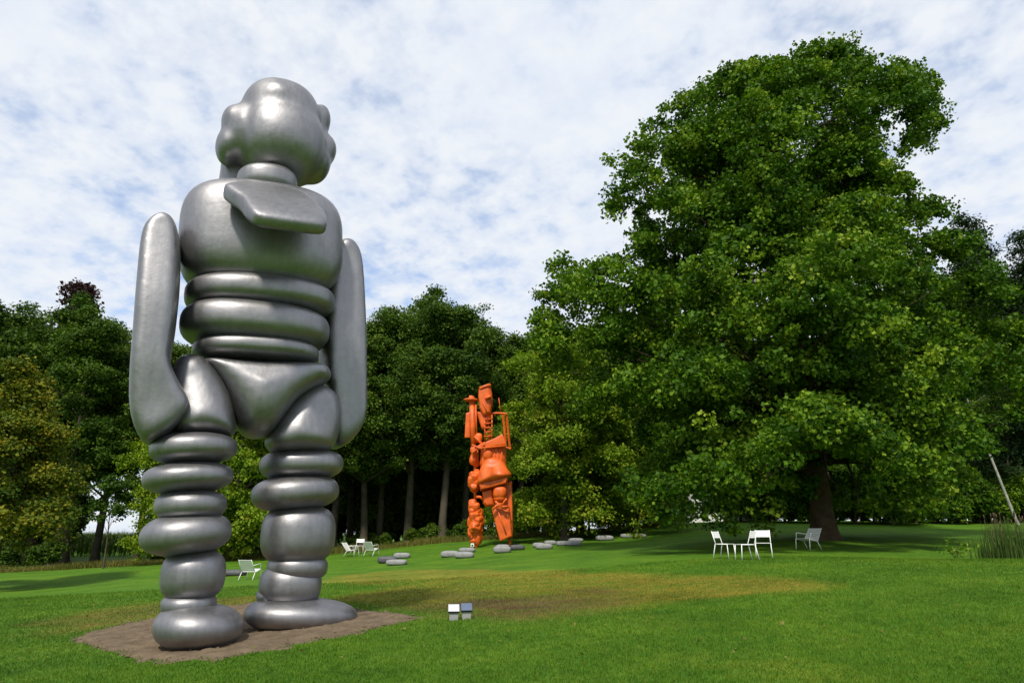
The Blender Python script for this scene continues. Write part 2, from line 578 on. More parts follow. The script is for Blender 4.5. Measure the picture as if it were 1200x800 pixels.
# soil under the silver statue: a thin irregular sheet with an uneven rim
def soil_sheet():
    x0, y0 = SOIL.min(0) - 0.5; x1, y1 = SOIL.max(0) + 0.5
    xs = np.arange(x0, x1, 0.07); ys = np.arange(y0, y1, 0.07)
    X, Y = np.meshgrid(xs, ys)
    xw = X + wob(X, Y, 3.1, 0.13) + wob(X, Y, 13.0, 0.05, 1.2); yw = Y + wob(Y, X, 4.1, 0.13, 0.6) + wob(Y, X, 15.0, 0.05)
    d = seg_dist(SOIL, xw, yw); ins = inside(SOIL, xw, yw)
    h = np.where(ins, np.clip(d / 0.25, 0, 1) * 0.03, -0.02)
    h = h + 0.013 * (np.sin(X * 9 + 3 * np.sin(Y * 7)) * np.sin(Y * 8 + 2 * np.sin(X * 5))) + rng.normal(0, 0.006, X.shape)
    Z = gz(X, Y) + h
    keep = ins | (d < 0.10)
    id_ = np.arange(X.size).reshape(X.shape)
    q = np.stack([id_[:-1, :-1], id_[:-1, 1:], id_[1:, 1:], id_[1:, :-1]], -1)
    kk = keep[:-1, :-1] & keep[1:, 1:] & keep[:-1, 1:] & keep[1:, :-1]
    q = q[kk]
    used = np.unique(q); rm = np.zeros(X.size, int); rm[used] = np.arange(len(used))
    V = np.stack([X, Y, Z], -1).reshape(-1, 3)[used]
    return fast_mesh('soil_patch', V, rm[q].ravel(), np.full(len(q), 4), True)

soil = link('soil_patch', soil_sheet(), M_SOIL)
tag(soil, 'patch of bare brown soil under the silver statue', 'soil', kind='structure')

# loose clods and pebbles on the soil
def clods():
    r = np.random.default_rng(77)
    lo, hi = SOIL.min(0), SOIL.max(0)
    x = r.uniform(lo[0], hi[0], 4200); y = r.uniform(lo[1], hi[1], 4200)
    k = inside(SOIL, x, y); x, y = x[k], y[k]
    n = len(x); z = gz(x, y) + 0.022
    sz = 0.008 + 0.03 * r.random(n) ** 3
    octa = np.array([(1, 0, 0), (0, 1, 0), (-1, 0, 0), (0, -1, 0), (0, 0, 0.8), (0, 0, -0.8)], float)
    V = octa[None] * sz[:, None, None] * (0.6 + 0.8 * r.random((n, 6, 1))) + np.stack([x, y, z], 1)[:, None]
    f0 = np.array([(0, 1, 4), (1, 2, 4), (2, 3, 4), (3, 0, 4), (1, 0, 5), (2, 1, 5), (3, 2, 5), (0, 3, 5)])
    f = (f0[None] + 6 * np.arange(n)[:, None, None]).reshape(-1, 3)
    return fast_mesh('soil_clods', V.reshape(-1, 3), f.ravel(), np.full(len(f), 3))

tag(link('soil_clods', clods(), M_SOIL), 'loose crumbs of brown soil under the silver statue', 'soil', kind='stuff')

# grass blades: real geometry in the near lawn, too many to count
def blades():
    N = 390000
    # density falls with distance
    y = 5.5 * (24 / 5.5) ** rng.random(N)
    x = (rng.random(N) * 2 - 1) * (0.80 * y + 0.4)
    keep = ~(inside(SOIL, x, y) & (seg_dist(SOIL, x, y) > 0.03 + 0.28 * rng.random(N) ** 2.2))
    dr = dryness(x, y); br = bareness(x, y)
    keep &= rng.random(N) > br * 0.75
    x, y, dr, br = x[keep], y[keep], dr[keep], br[keep]
    n = len(x); z = gz(x, y)
    h = (0.018 + 0.03 * rng.random(n) ** 2) * (1 - 0.3 * dr) * (0.75 + 0.022 * y)
    tuft = rng.random(n) < 0.01
    h[tuft] *= 1.8
    a = rng.random(n) * 2 * math.pi
    wd = 0.0028 + 0.00034 * y
    ln = rng.random(n) * 0.9 * h; la = rng.random(n) * 2 * math.pi
    b0 = np.stack([x - np.cos(a) * wd, y - np.sin(a) * wd, z - 0.004], 1)
    b1 = np.stack([x + np.cos(a) * wd, y + np.sin(a) * wd, z - 0.004], 1)
    tp = np.stack([x + np.cos(la) * ln, y + np.sin(la) * ln, z + h], 1)
    V = np.stack([b0, b1, tp], 1).reshape(-1, 3)
    me = fast_mesh('grass', V, np.arange(3 * n), np.full(n, 3))
    for nm, vv in (('dry', dr), ('bare', br)):
        at_ = me.attributes.new(nm, 'FLOAT', 'POINT')
        at_.data.foreach_set('value', np.repeat(np.clip(vv + rng.normal(0, 0.2, n) * (nm == 'dry'), 0, 1), 3).astype(np.float32))
    return me

tag(link('grass', blades(), M_BLADE), 'short green grass blades of the mown lawn', 'grass', kind='stuff')


# ------------------------------------------------------------------ shape helpers for the statues
def sp(c, e):
    return np.sign(c) * np.abs(c) ** e

def lump(P, k, amp, seed):
    r = np.random.default_rng(seed)
    out = np.zeros(len(P))
    for _ in range(5):
        d = r.normal(size=3); d /= np.linalg.norm(d)
        out += np.sin(P @ d * k * (0.6 + r.random()) + r.random() * 6.28)
    return out * amp / 5

def ellipsoid(c, ax, half, e1=0.85, e2=0.85, nu=56, nv=28, bumps=(), noise=0.012, seed=0, taper=0.0):
    """super-ellipsoid; ax = rows of local axes (right, depth, up)"""
    th = np.arange(nu) * 2 * math.pi / nu
    ph = np.linspace(-math.pi / 2, math.pi / 2, nv + 1)[1:-1]
    T, Pp = np.meshgrid(th, ph)
    x = sp(np.cos(Pp), e1) * sp(np.cos(T), e2)
    y = sp(np.cos(Pp), e1) * sp(np.sin(T), e2)
    z = sp(np.sin(Pp), e1)
    L = np.stack([x, y, z], -1).reshape(-1, 3)
    L = np.concatenate([L, [[0, 0, -1], [0, 0, 1]]])
    D = L / np.linalg.norm(L, axis=1)[:, None]
    sc = np.ones(len(L))
    for d, amp, sig in bumps:
        d = np.array(d, float); d /= np.linalg.norm(d)
        sc += amp * np.exp(-((1 - D @ d) / sig))
    L = L * sc[:, None]
    if taper:
        L[:, 0] *= 1 + taper * L[:, 2]; L[:, 1] *= 1 + taper * L[:, 2]
    W = L * np.asarray(half)
    W = W @ np.asarray(ax)
    nrm = D @ np.asarray(ax)
    W = W + np.asarray(c)
    W = W + nrm * lump(W, 2.2, noise, seed)[:, None]
    f = []
    m = nv - 1
    for i in range(m - 1):
        for j in range(nu):
            j2 = (j + 1) % nu
            f.append((i * nu + j, i * nu + j2, (i + 1) * nu + j2, (i + 1) * nu + j))
    b, t_ = m * nu, m * nu + 1
    for j in range(nu):
        j2 = (j + 1) % nu
        f.append((b, j2, j)); f.append((t_, (m - 1) * nu + j, (m - 1) * nu + j2))
    return MB().add(W, f)

def catmull(pts, n):
    pts = np.asarray(pts, float); k = len(pts)
    out = []
    for s in np.linspace(0, k, n, endpoint=False):
        i = int(s); t = s - i
        p0, p1, p2, p3 = (pts[(i + q) % k] for q in (-1, 0, 1, 2))
        out.append(0.5 * ((2 * p1) + (-p0 + p2) * t + (2 * p0 - 5 * p1 + 4 * p2 - p3) * t * t + (-p0 + 3 * p1 - 3 * p2 + p3) * t ** 3))
    return np.array(out)

def pillow(outline, spine, p0, a, depth, e=0.75, off=0.0, n=72, rings=15, noise=0.01, seed=0, tilt=0.0, smooth=True):
    """inflated outline (photo pixels) on the plane through p0 facing yaw a; depth per spine vertex"""
    nrm = np.array([math.sin(a), -math.cos(a), 0.0])
    p0 = np.array([p0[0], p0[1], 0.0]) + nrm * off
    O = catmull(outline, n) if smooth else np.asarray(outline, float)
    if not smooth:
        # subdivide straight edges
        q = []
        per = max(2, n // len(O))
        for i in range(len(O)):
            for t in np.arange(per) / per:
                q.append(O[i] * (1 - t) + O[(i + 1) % len(O)] * t)
        O = np.array(q)
    n = len(O)
    ztop = max(on_plane(x, y, p0, a)[2] for x, y in O)
    def lay(x, y):
        q = on_plane(x, y, p0, a)
        for _ in range(6 if tilt else 0):
            q = on_plane(x, y, p0 + nrm * (ztop - q[2]) * tilt, a)
        return q
    O3 = np.array([lay(x, y) for x, y in O])
    S3 = np.array([lay(x, y) for x, y in spine])
    if tilt:
        nrm = np.array([nrm[0], nrm[1], tilt]); nrm /= np.linalg.norm(nrm)
    dp = np.broadcast_to(np.asarray(depth, float), (len(S3),))
    base = []; dd = []
    for p in O3:
        best = None
        if len(S3) == 1:
            best = (0, S3[0], dp[0])
        for i in range(len(S3) - 1):
            ab = S3[i + 1] - S3[i]
            t = np.clip(((p - S3[i]) @ ab) / (ab @ ab), 0, 1)
            q = S3[i] + t * ab
            d = np.linalg.norm(p - q)
            if best is None or d < best[0]:
                best = (d, q, dp[i] * (1 - t) + dp[i + 1] * t)
        base.append(best[1]); dd.append(best[2])
    base = np.array(base); dd = np.array(dd)
    # smooth the feet of the perpendiculars so that the rings stay even
    for _ in range(6):
        base = (np.roll(base, 1, 0) + 2 * base + np.roll(base, -1, 0)) / 4
        dd = (np.roll(dd, 1) + 2 * dd + np.roll(dd, -1)) / 4
    V = []
    ph = np.linspace(-math.pi / 2, math.pi / 2, rings)
    for h in ph:
        f = max(0.0, math.cos(h)) ** e; g = math.copysign(abs(math.sin(h)) ** e, math.sin(h))
        V.append(base + (O3 - base) * f + nrm * (g * dd)[:, None] * -1)
    V = np.concatenate(V)
    V = V + nrm * lump(V, 2.4, noise, seed)[:, None]
    F_ = []
    for i in range(rings - 1):
        for j in range(n):
            j2 = (j + 1) % n
            F_.append((i * n + j, i * n + j2, (i + 1) * n + j2, (i + 1) * n + j))
    F_.append(tuple(range(n - 1, -1, -1)))
    F_.append(tuple((rings - 1) * n + j for j in range(n)))
    mb = MB().add(V, F_)
    return mb

def fix_normals(o):
    import bmesh
    bm = bmesh.new(); bm.from_mesh(o.data)
    bmesh.ops.remove_doubles(bm, verts=bm.verts, dist=0.004)
    bmesh.ops.recalc_face_normals(bm, faces=bm.faces)
    bm.to_mesh(o.data); bm.free()
    o.data.update()

def round_off(o, vox=0.04, it=10):
    fix_normals(o)
    m = o.modifiers.new('remesh', 'REMESH'); m.mode = 'VOXEL'; m.voxel_size = vox; m.use_smooth_shade = True
    m = o.modifiers.new('smooth', 'SMOOTH'); m.factor = 0.6; m.iterations = it

# ------------------------------------------------------------------ the silver statue
A_T = R(25)
P_T = at(300, 420, 12.1)
def PD(off):  # plane origin moved by off along the statue's facing
    return (P_T[0] + off * math.sin(A_T), P_T[1] - off * math.cos(A_T))
sbase = gpt(-4.25, 11.95)
statue = thing('silver_statue', sbase, 'giant silver figure of stacked rounded shapes standing on bare soil', 'statue')

def ring_px(name, x0, y0, x1, y1, hpx, off, depth, e1=0.8, e2=0.85, seed=0, bumps=(), taper=0.0, noise=0.014, yaw=None):
    a = A_T if yaw is None else yaw
    p0 = PD(off)
    L = on_plane(x0, y0, p0, a); Rr = on_plane(x1, y1, p0, a)
    c = (L + Rr) / 2
    r = (Rr - L); hw = np.linalg.norm(r) / 2; r /= 2 * hw
    d = np.array([-math.sin(a), math.cos(a), 0]); d -= r * (d @ r); d /= np.linalg.norm(d)
    u = np.cross(r, d)
    mx, my = (x0 + x1) / 2, (y0 + y1) / 2
    hpx = hpx * (1.1 if 'ring' in name else 1.0)
    hz = np.linalg.norm(on_plane(mx, my - hpx / 2, p0, a) - on_plane(mx, my + hpx / 2, p0, a)) / 2
    mb = ellipsoid(c, (r, d, u), (hw, depth, hz), e1, e2, bumps=bumps, seed=seed, taper=taper, noise=noise)
    o = part(name, mb, M_SILVER, statue)
    return o

# head: one rounded mass with knobbly side lobes
def blob_px(mb, x, y, rx, ry, off, dep, e=1.0):
    c = on_plane(x, y, PD(off), A_T)
    k = np.linalg.norm(on_plane(x + 1, y, PD(off), A_T) - c); kz = np.linalg.norm(on_plane(x, y + 1, PD(off), A_T) - c)
    r = np.array([math.cos(A_T), math.sin(A_T), 0]); d = np.array([-math.sin(A_T), math.cos(A_T), 0])
    q = ellipsoid(c, (r, d, np.array([0, 0, 1.0])), (rx * k, dep, ry * kz), e, e, 40, 22, noise=0.0)
    mb.add(q.arr(), q.f)
hm = MB()
for q in [(328, 142, 46, 40, 0.0, 0.82, 0.86), (330, 170, 50, 42, 0.05, 0.90, 0.84), (274, 143, 15, 18, 0.12, 0.36, 1.0), (268, 172, 16, 21, 0.0, 0.42, 1.0), (288, 158, 26, 34, 0.0, 0.62, 1.0),
          (375, 143, 12, 18, -0.15, 0.40, 1.0), (380, 177, 14, 17, -0.2, 0.40, 1.0), (367, 192, 20, 21, -0.15, 0.55, 1.0), (364, 160, 18, 26, -0.2, 0.5, 1.0), (326, 122, 30, 22, 0.35, 0.5, 1.0)]:
    blob_px(hm, *q)
o = part('head', hm, M_SILVER, statue); round_off(o, 0.045, 22)
o = part('hair_lobe', pillow([(262, 182), (280, 178), (300, 195), (292, 222), (268, 232), (256, 226), (258, 200)], [(274, 195), (270, 218)], PD(-0.55), A_T, 0.38, seed=4), M_SILVER, statue); round_off(o)
ring_px('neck_ring', 277, 211, 348, 219, 27, 0.25, 0.52, 0.62, 0.9, 5)
o = part('collar', pillow([(264, 222), (300, 219), (345, 228), (362, 238), (378, 252), (383, 263), (377, 268), (340, 264), (303, 258), (290, 250), (281, 238), (266, 228)],
                          [(285, 232), (350, 248)], PD(0.74), A_T, 0.16, e=0.42, noise=0.006, seed=6, tilt=1.15), M_SILVER, statue); round_off(o, 0.03, 8)
ring_px('chest', 209, 277, 398, 297, 120, -0.05, 1.10, 0.56, 0.64, 7, noise=0.03)
ring_px('waist_ring', 215, 345, 390, 360, 36, 0.0, 1.02, 0.70, 0.78, 8)
ring_px('waist_ring', 210, 378, 384, 394, 45, 0.0, 1.04, 0.70, 0.78, 9)
ring_px('waist_ring', 224, 410, 372, 420, 26, 0.0, 0.92, 0.70, 0.78, 10)
o = part('pelvis', pillow([(236, 424), (300, 427), (370, 429), (384, 436), (385, 447), (368, 456), (347, 470), (332, 490), (318, 508), (302, 514), (285, 510), (274, 492), (262, 462), (244, 436)],
                          [(262, 436), (305, 458), (360, 440)], PD(0.10), A_T, (0.7, 0.86, 0.66), e=0.8, seed=11), M_SILVER, statue); round_off(o)
o = part('thigh', pillow([(212, 418), (232, 417), (252, 432), (268, 462), (276, 496), (272, 512), (240, 513), (208, 512), (196, 495), (198, 460), (203, 432)],
                         [(226, 445), (238, 490)], PD(0.34), A_T, (0.5, 0.72), e=0.82, seed=12), M_SILVER, statue); round_off(o)
o = part('thigh', pillow([(382, 455), (393, 464), (398, 485), (395, 512), (384, 528), (350, 531), (322, 530), (310, 518), (322, 492), (342, 466), (364, 451)],
                         [(372, 478), (352, 510)], PD(-0.05), A_T, (0.55, 0.72), e=0.82, seed=13), M_SILVER, statue); round_off(o)
o = part('arm', pillow([(190, 258), (204, 266), (211, 292), (211, 330), (206, 380), (200, 425), (209, 450), (222, 476), (208, 500), (188, 514), (172, 520), (160, 506), (153, 480), (153, 440), (157, 390), (161, 335), (166, 285), (174, 267)],
                       [(190, 274), (186, 350), (178, 420), (184, 478)], PD(0.62), A_T, (0.50, 0.66, 0.70, 0.60), e=0.40, noise=0.02, seed=14), M_SILVER, statue); round_off(o, 0.035, 5)
o = part('arm', pillow([(400, 286), (413, 291), (421, 313), (424, 370), (425, 440), (424, 490), (412, 514), (396, 525), (386, 514), (384, 480), (378, 440), (377, 390), (380, 345), (388, 300)],
                       [(402, 310), (402, 400), (404, 482)], PD(-0.45), A_T, (0.50, 0.66, 0.60), e=0.40, noise=0.02, seed=15), M_SILVER, statue); round_off(o, 0.035, 5)
LO, RO = 0.42, -0.28
ring_px('leg_ring', 174, 527, 279, 525, 33, LO, 0.78, 0.77, 0.9, 20)
ring_px('leg_ring', 165, 563, 274, 557, 35, LO, 0.78, 0.82, 0.9, 21)
ring_px('leg_ring', 180, 592, 266, 591, 34, LO, 0.68, 0.77, 0.9, 22)
ring_px('leg_ring', 166, 630, 272, 620, 46, LO, 0.76, 0.82, 0.9, 23, bumps=[((-1, 0, -0.1), 0.06, 0.2)])
ring_px('leg_ring', 187, 674, 265, 671, 56, LO, 0.60, 0.72, 0.9, 24)
ring_px('leg_ring', 188, 709, 254, 705, 27, LO, 0.52, 0.77, 0.9, 25)
ring_px('foot', 179, 733, 285, 733, 55, LO + 0.1, 0.82, 0.85, 0.92, 26, noise=0.03)
ring_px('leg_ring', 304, 545, 401, 544, 33, RO, 0.76, 0.77, 0.9, 30)
ring_px('leg_ring', 294, 581, 396, 574, 38, RO, 0.78, 0.80, 0.9, 31)
ring_px('leg_ring', 306, 626, 392, 625, 64, RO, 0.68, 0.69, 0.9, 32)
ring_px('leg_ring', 313, 664, 383, 664, 30, RO, 0.56, 0.77, 0.9, 33)
ring_px('leg_ring', 304, 683, 376, 687, 44, RO, 0.55, 0.74, 0.9, 34)
ring_px('ankle_lobe', 300, 699, 322, 697, 18, RO - 0.1, 0.35, 0.9, 0.9, 35)
ring_px('foot', 287, 719, 417, 721, 41, RO + 0.05, 0.78, 0.82, 0.92, 36, noise=0.03)


# ------------------------------------------------------------------ the orange statue
YO = 42.0
obase = hit(577, 640, 42)
YO = float(obase[1])
P_O = (0.0, YO)
orange = thing('orange_statue', obase, 'tall bright orange figure assembled from scrap shapes standing on the lawn', 'statue')
S_O = YO / F * 1.02    # metres per photo pixel at the figure

def opl(name, outline, spine, depth, off=0.0, e=0.45, smooth=False, noise=0.02, seed=0, tilt=0.0, n=40):
    o = part(name, pillow(outline, spine, P_O, 0.0, depth, e=e, off=off, n=n, rings=9, smooth=smooth, noise=noise, seed=seed, tilt=tilt), M_ORANGE, orange, smooth=smooth)
    fix_normals(o)
    return o

def obar(name, pts, r, off=0.0, seg=8):
    P = [on_plane(x, y, (0, YO - off), 0.0) for x, y in pts]
    return part(name, MB().tube(P, r * S_O, seg), M_ORANGE, orange, smooth=seg > 4)

def oball(name, x, y, rx, ry, d, off=0.0, e=0.9, noise=0.06, seed=0):
    c = on_plane(x, y, (0, YO - off), 0.0)
    return part(name, ellipsoid(c, np.eye(3), (rx * S_O, d * S_O, ry * S_O), e, e, 20, 12, noise=noise, seed=seed), M_ORANGE, orange)

opl('head', [(561, 456), (567, 453), (575, 451), (577, 463), (577.5, 473), (575, 485), (567, 488), (562, 479), (560.5, 465)], [(568, 462), (569, 480)], 0.42, 0.1, 0.55, seed=1)
opl('head_plate', [(561, 455), (575, 450), (576, 453), (562, 458)], [(568, 454)], 0.5, 0.1, 0.4)
obar('nose_pipe', [(571.5, 464.5), (572.5, 467)], 4.0, 0.55, 12)
obar('nose_pipe', [(566, 470), (571, 484)], 0.7, 0.62, 6)
oball('hat_disc', 551.5, 468.5, 8.7, 2.0, 8.0, 0.1, 1.0, 0.0)
obar('hat_stem', [(553, 464), (552, 468)], 3.2, 0.1, 10)
obar('post', [(553, 470), (554, 498), (555, 526)], 3.3, 0.1, 10)
obar('post', [(557.5, 474), (558.5, 510)], 1.0, 0.2, 6)
opl('side_panel', [(546, 484), (551, 482), (551, 513), (544.5, 513)], [(548, 490), (548, 508)], 0.10, -0.15)
opl('funnel', [(558, 482.5), (577, 484), (576, 490), (567, 504), (564, 502)], [(567, 487), (566, 498)], 0.3, -0.1, 0.6)
obar('neck_rail', [(568, 486), (568.5, 516)], 0.9, 0.25, 6)
obar('neck_rail', [(576.5, 486), (576.5, 516)], 0.9, 0.25, 6)
obar('neck_rail', [(572, 486), (572.5, 516)], 1.3, -0.2, 6)
for k, yy in enumerate((491, 496, 501, 506, 511)):
    obar('rung', [(567.5, yy), (577, yy - 0.6)], 0.75, 0.3, 6)
obar('frame_bar', [(575, 484.5), (584, 484), (594, 485)], 1.4, 0.0, 4)
obar('frame_bar', [(589.2, 486), (591, 500), (592.5, 518)], 1.3, 0.1, 4)
obar('frame_bar', [(593.6, 485), (595.5, 505), (597.6, 525)], 1.2, -0.1, 4)
obar('frame_bar', [(583, 521), (598.5, 526)], 1.2, 0.1, 4)
obar('antenna', [(584.5, 466), (585.5, 474), (586.8, 484)], 0.5, -0.3, 5)
opl('crossed_plate', [(568, 518), (578, 514), (589, 508), (591, 513), (594, 521), (580, 523), (569, 525)], [(575, 519), (588, 516)], 0.12, 0.75)
opl('crossed_plate', [(552, 527), (560, 522), (568, 517), (570, 521), (560, 527), (553, 532)], [(557, 526), (566, 520)], 0.12, 0.7)
obar('forearm', [(553, 521), (562, 525), (594, 522)], 1.1, 0.85, 6)
obar('forearm', [(556, 511), (561, 516), (568, 524)], 1.6, 0.45, 6)
oball('elbow', 561, 513, 4.0, 5.0, 4.0, 0.2, 0.7, 0.1, 3)
opl('torso', [(564, 522), (578, 524), (593, 521), (594, 535), (593, 550), (570, 552), (562, 545)], [(575, 530), (580, 545)], 0.65, 0.0, 0.6, seed=4)
for xx in (574, 579, 583, 587.5):
    obar('rib', [(xx, 522), (xx + 0.8, 535), (xx + 1.6, 547)], 1.0, 0.62, 6)
oball('chest_lump', 572, 532, 6.5, 9.0, 8.0, 0.35, 0.8, 0.1, 5)
ro = np.random.default_rng(3)
def scrap(name, x, y, rx, ry, n, seed):
    """a crumpled lump: several faceted chunks pressed together"""
    mb = MB()
    for q in range(n):
        c = on_plane(x + ro.uniform(-1, 1) * rx * 0.4, y + ro.uniform(-1, 1) * ry * 0.6, (0, YO - 0.15 - ro.normal(0, 0.12)), 0.0)
        k = ro.uniform(0.5, 0.72)
        ax = rotz(ro.uniform(0, 3)) @ rotx(ro.uniform(-0.6, 0.6))
        e = ellipsoid(c, ax, (rx * S_O * k, rx * S_O * k, ry * S_O * k), ro.uniform(0.35, 0.9), ro.uniform(0.35, 0.9), 14, 8, noise=0.10, seed=seed * 10 + q)
        mb.add(e.arr(), e.f)
    return part(name, mb, M_ORANGE, orange, smooth=False)

def rotx(a):
    c, s = math.cos(a), math.sin(a)
    return np.array([[1, 0, 0], [0, c, -s], [0, s, c]])

def rotz(a):
    c, s = math.cos(a), math.sin(a)
    return np.array([[c, -s, 0], [s, c, 0], [0, 0, 1]])

for k, (x, y, rx, ry) in enumerate([(555.5, 529, 4.2, 5.0), (556, 539, 5.0, 6.5), (557, 557, 6.6, 6.5), (555.5, 568, 7.0, 8.5)]):
    scrap('arm_lump', x, y, rx, ry * 1.1, 10, 10 + k)
obar('arm_rod', [(556, 528), (557, 560), (556.5, 592)], 1.5, 0.0, 8)
o = opl('skirt', [(570, 537), (580, 536), (590, 540), (595, 549), (599, 558), (580, 564), (560, 568), (561, 556), (564, 545)], [(577, 545), (578, 557)], (0.55, 1.0), 0.35, 0.7, True, 0.03, 6, n=48)
opl('skirt_rim', [(561.5, 567), (580, 562.5), (596.5, 558), (594, 567), (580, 571), (563, 575)], [(568, 570), (590, 564)], 0.78, 0.25, 0.4)
opl('hip_block', [(565, 576), (578, 572), (580, 592), (570, 594), (566, 590)], [(572, 578), (573, 588)], 0.6, 0.0, 0.6, seed=7)
oball('barrel', 585.5, 577, 8.6, 8.0, 9.0, 0.55, 0.7, 0.08, 8)
oball('barrel', 586, 583, 7.5, 5.0, 8.0, 0.50, 0.8, 0.06, 9)
obar('hip_stub', [(558, 582), (563, 582), (566, 585)], 1.5, 0.4, 8)
for k, q in enumerate([[(577, 597), (582, 592), (588, 590)], [(580, 587), (585, 591), (592, 596)], [(588, 592), (592, 586), (594, 584)], [(584, 594), (590, 593), (597, 593)], [(590, 597), (594, 599), (595, 596)]]):
    obar('claw', q, 1.5 - 0.15 * k, 0.95, 7)
opl('leg_slab', [(590, 566), (600, 563), (601, 600), (601, 629), (594, 631), (590, 600)], [(596, 580), (597, 620)], 0.45, -0.15, 0.3)
opl('leg_box', [(576.5, 597), (588, 592), (597, 594), (600, 628), (586, 634), (581, 616)], [(587, 604), (592, 624)], 0.32, 0.35, 0.25)
obar('box_rod', [(583.5, 598), (593, 625)], 0.7, 0.72, 5)
obar('foot_peg', [(596.5, 630), (598.5, 641.5)], 1.6, 0.0, 8)
for k, (x, y, rx, ry) in enumerate([(556, 594, 6.4, 6.2), (558, 602, 8.2, 6.6), (558.5, 611, 8.8, 6.8), (557.5, 620, 8.6, 6.6), (557.5, 629, 7.6, 6.4), (552, 600, 3.6, 6.5), (551.5, 612, 3.6, 7.0), (551.5, 623, 3.4, 6.0)]):
    scrap('leg_lump', x, y, rx * 0.95, ry * 1.1, 12 if k < 5 else 5, 30 + k)
obar('foot_peg', [(558, 630), (558.3, 643)], 2.0, 0.1, 8)
obar('foot_peg', [(552, 626), (552.5, 641)], 0.9, -0.1, 6)


# ------------------------------------------------------------------ small things on the lawn
# sign at the orange statue's foot
p = hit(553.5, 643, 41)
sg = thing('small_sign', p, 'small white sign stuck in the grass at the foot of the orange statue', 'sign')
k = 0.95
part('plate', MB().box((-0.10, -0.012, 0.12), (0.10, 0.012, 0.32), None, p), M_WHITE, sg, False)
part('plate_panel', MB().box((-0.06, -0.018, 0.15), (0.06, -0.0125, 0.24), None, p), M_EDGE, sg, False)
part('stake', MB().box((-0.015, 0.0125, -0.05), (0.015, 0.03, 0.30), None, p), M_STEEL, sg, False)

def rotx(a):
    c, s = math.cos(a), math.sin(a)
    return np.array([[1, 0, 0], [0, c, -s], [0, s, c]])

def rotz(a):
    c, s = math.cos(a), math.sin(a)
    return np.array([[c, -s, 0], [s, c, 0], [0, 0, 1]])

for (x, y, mtop, lab) in ((531.5, 726.5, M_PANEL_W, 'low grey box with a tilted white top on the lawn edge'), (546.5, 725, M_PANEL_B, 'low grey box with a tilted blue-grey top on the lawn edge')):
    p = hit(x, y)
    b = thing('info_box', p, lab, 'box', 'low boxes by the dry grass')
    Rz = rotz(R(6)) * 0.84; Rx = Rz @ rotx(R(32))
    part('body', MB().box((-0.085, -0.07, -0.03), (0.085, 0.07, 0.19), Rz, p), M_STEEL, b, False)
    part('top_tray', MB().box((-0.112, -0.11, 0.0), (0.112, 0.11, 0.03), Rx, p + np.array([0, 0, 0.163])), M_EDGE, b, False)
    part('top_panel', MB().box((-0.106, -0.106, 0.0305), (0.106, 0.106, 0.037), Rx, p + np.array([0, 0, 0.163])), mtop, b, False)

# stone cushions: x0, x1, top y, bottom y, material, label
STONES = [(441, 464, 652, 661, 'D', 'dark grey stone cushion between two pale ones, below the white chairs'),
          (460, 480, 648, 655.5, 'L', 'pale stone cushion lying behind the dark one'),
          (451, 476, 655.5, 663.5, 'L', 'pale stone cushion lying in front of the dark one'),
          (516, 537, 646, 654, 'L', 'pale stone cushion beside the lumpy orange leg, set apart on its outer side'),
          (537, 557, 642, 648.5, 'L', 'pale stone cushion right under the lumpy orange leg'),
          (532, 555, 647, 655, 'L', 'pale stone cushion in front of the lumpy orange leg'),
          (578, 599, 640, 649, 'L', 'pale stone cushion in front of the boxy orange leg'),
          (581, 597, 638.5, 643.5, 'L', 'pale stone cushion half hidden behind another by the boxy orange leg'),
          (597, 615, 638.7, 645.5, 'D', 'dark grey stone cushion beside the boxy orange leg'),
          (624, 639, 636, 642.5, 'L', 'grey stone cushion at the outer end of a group of three'),
          (628, 648, 637.5, 644.5, 'L', 'grey stone cushion at the front of a group of three'),
          (638, 652, 633.7, 639, 'L', 'grey stone cushion at the back of a group of three'),
          (652, 666, 634, 640.5, 'L', 'brownish grey stone cushion tucked beside a paler one'),
          (662, 682, 633.5, 640.5, 'L', 'rounded grey stone cushion in front of a flatter one'),
          (667, 684, 631, 636, 'L', 'flat grey stone cushion peeking out behind a rounded one'),
          (699, 720, 627.5, 634.5, 'L', 'single grey stone cushion lying alone on the lawn'),
          (728, 743.5, 626, 631, 'L', 'flat grey stone cushion of a touching pair, farther from the big tree'),
          (743, 758.5, 626, 631, 'L', 'flat grey stone cushion of a touching pair, next to the big tree'),
          (252, 284.5, 667.5, 676, 'D', 'dark stone bench beside the white armchair behind the silver statue')]
for i, (x0, x1, y0, y1, kd, lab) in enumerate(STONES):
    p = hit((x0 + x1) / 2, y1 - 1.0, 40)
    s = p[1] / F / (ray(600, y1)[1])
    hw = (x1 - x0) / 2 * s; hh = (y1 - y0) / 2 * s * 0.92
    dep = min(hw * 0.62, 0.45)
    c = np.array([p[0], p[1] + dep, 0.0]); c[2] = gz(np.array([c[0]]), np.array([c[1]]))[0] + hh * 0.86
    mb = ellipsoid(np.zeros(3), rotz(R(random.uniform(-9, 9))), (hw, dep, hh), 0.62, 0.6, 28, 14, noise=0.03, seed=60 + i)
    o = link('stone_cushion' if i < 18 else 'stone_bench', mesh_of('stone', mb.arr(), mb.f), M_STONE_D if kd == 'D' else M_STONE_L, None, tuple(c))
    tag(o, lab, 'stone', 'stone cushions on the lawn')

# white metal chairs -------------------------------------------------
def tube_part(name, paths, r, parent, seg=7):
    mb = MB()
    for pth in paths:
        mb.tube(pth, r, seg)
    return part(name, mb, M_WHITE, parent, True, (0, 0, 0))

def slat(name, lo, hi, rot, off, parent):
    return part(name, MB().box(lo, hi, rot, off), M_WHITE, parent, False, (0, 0, 0))

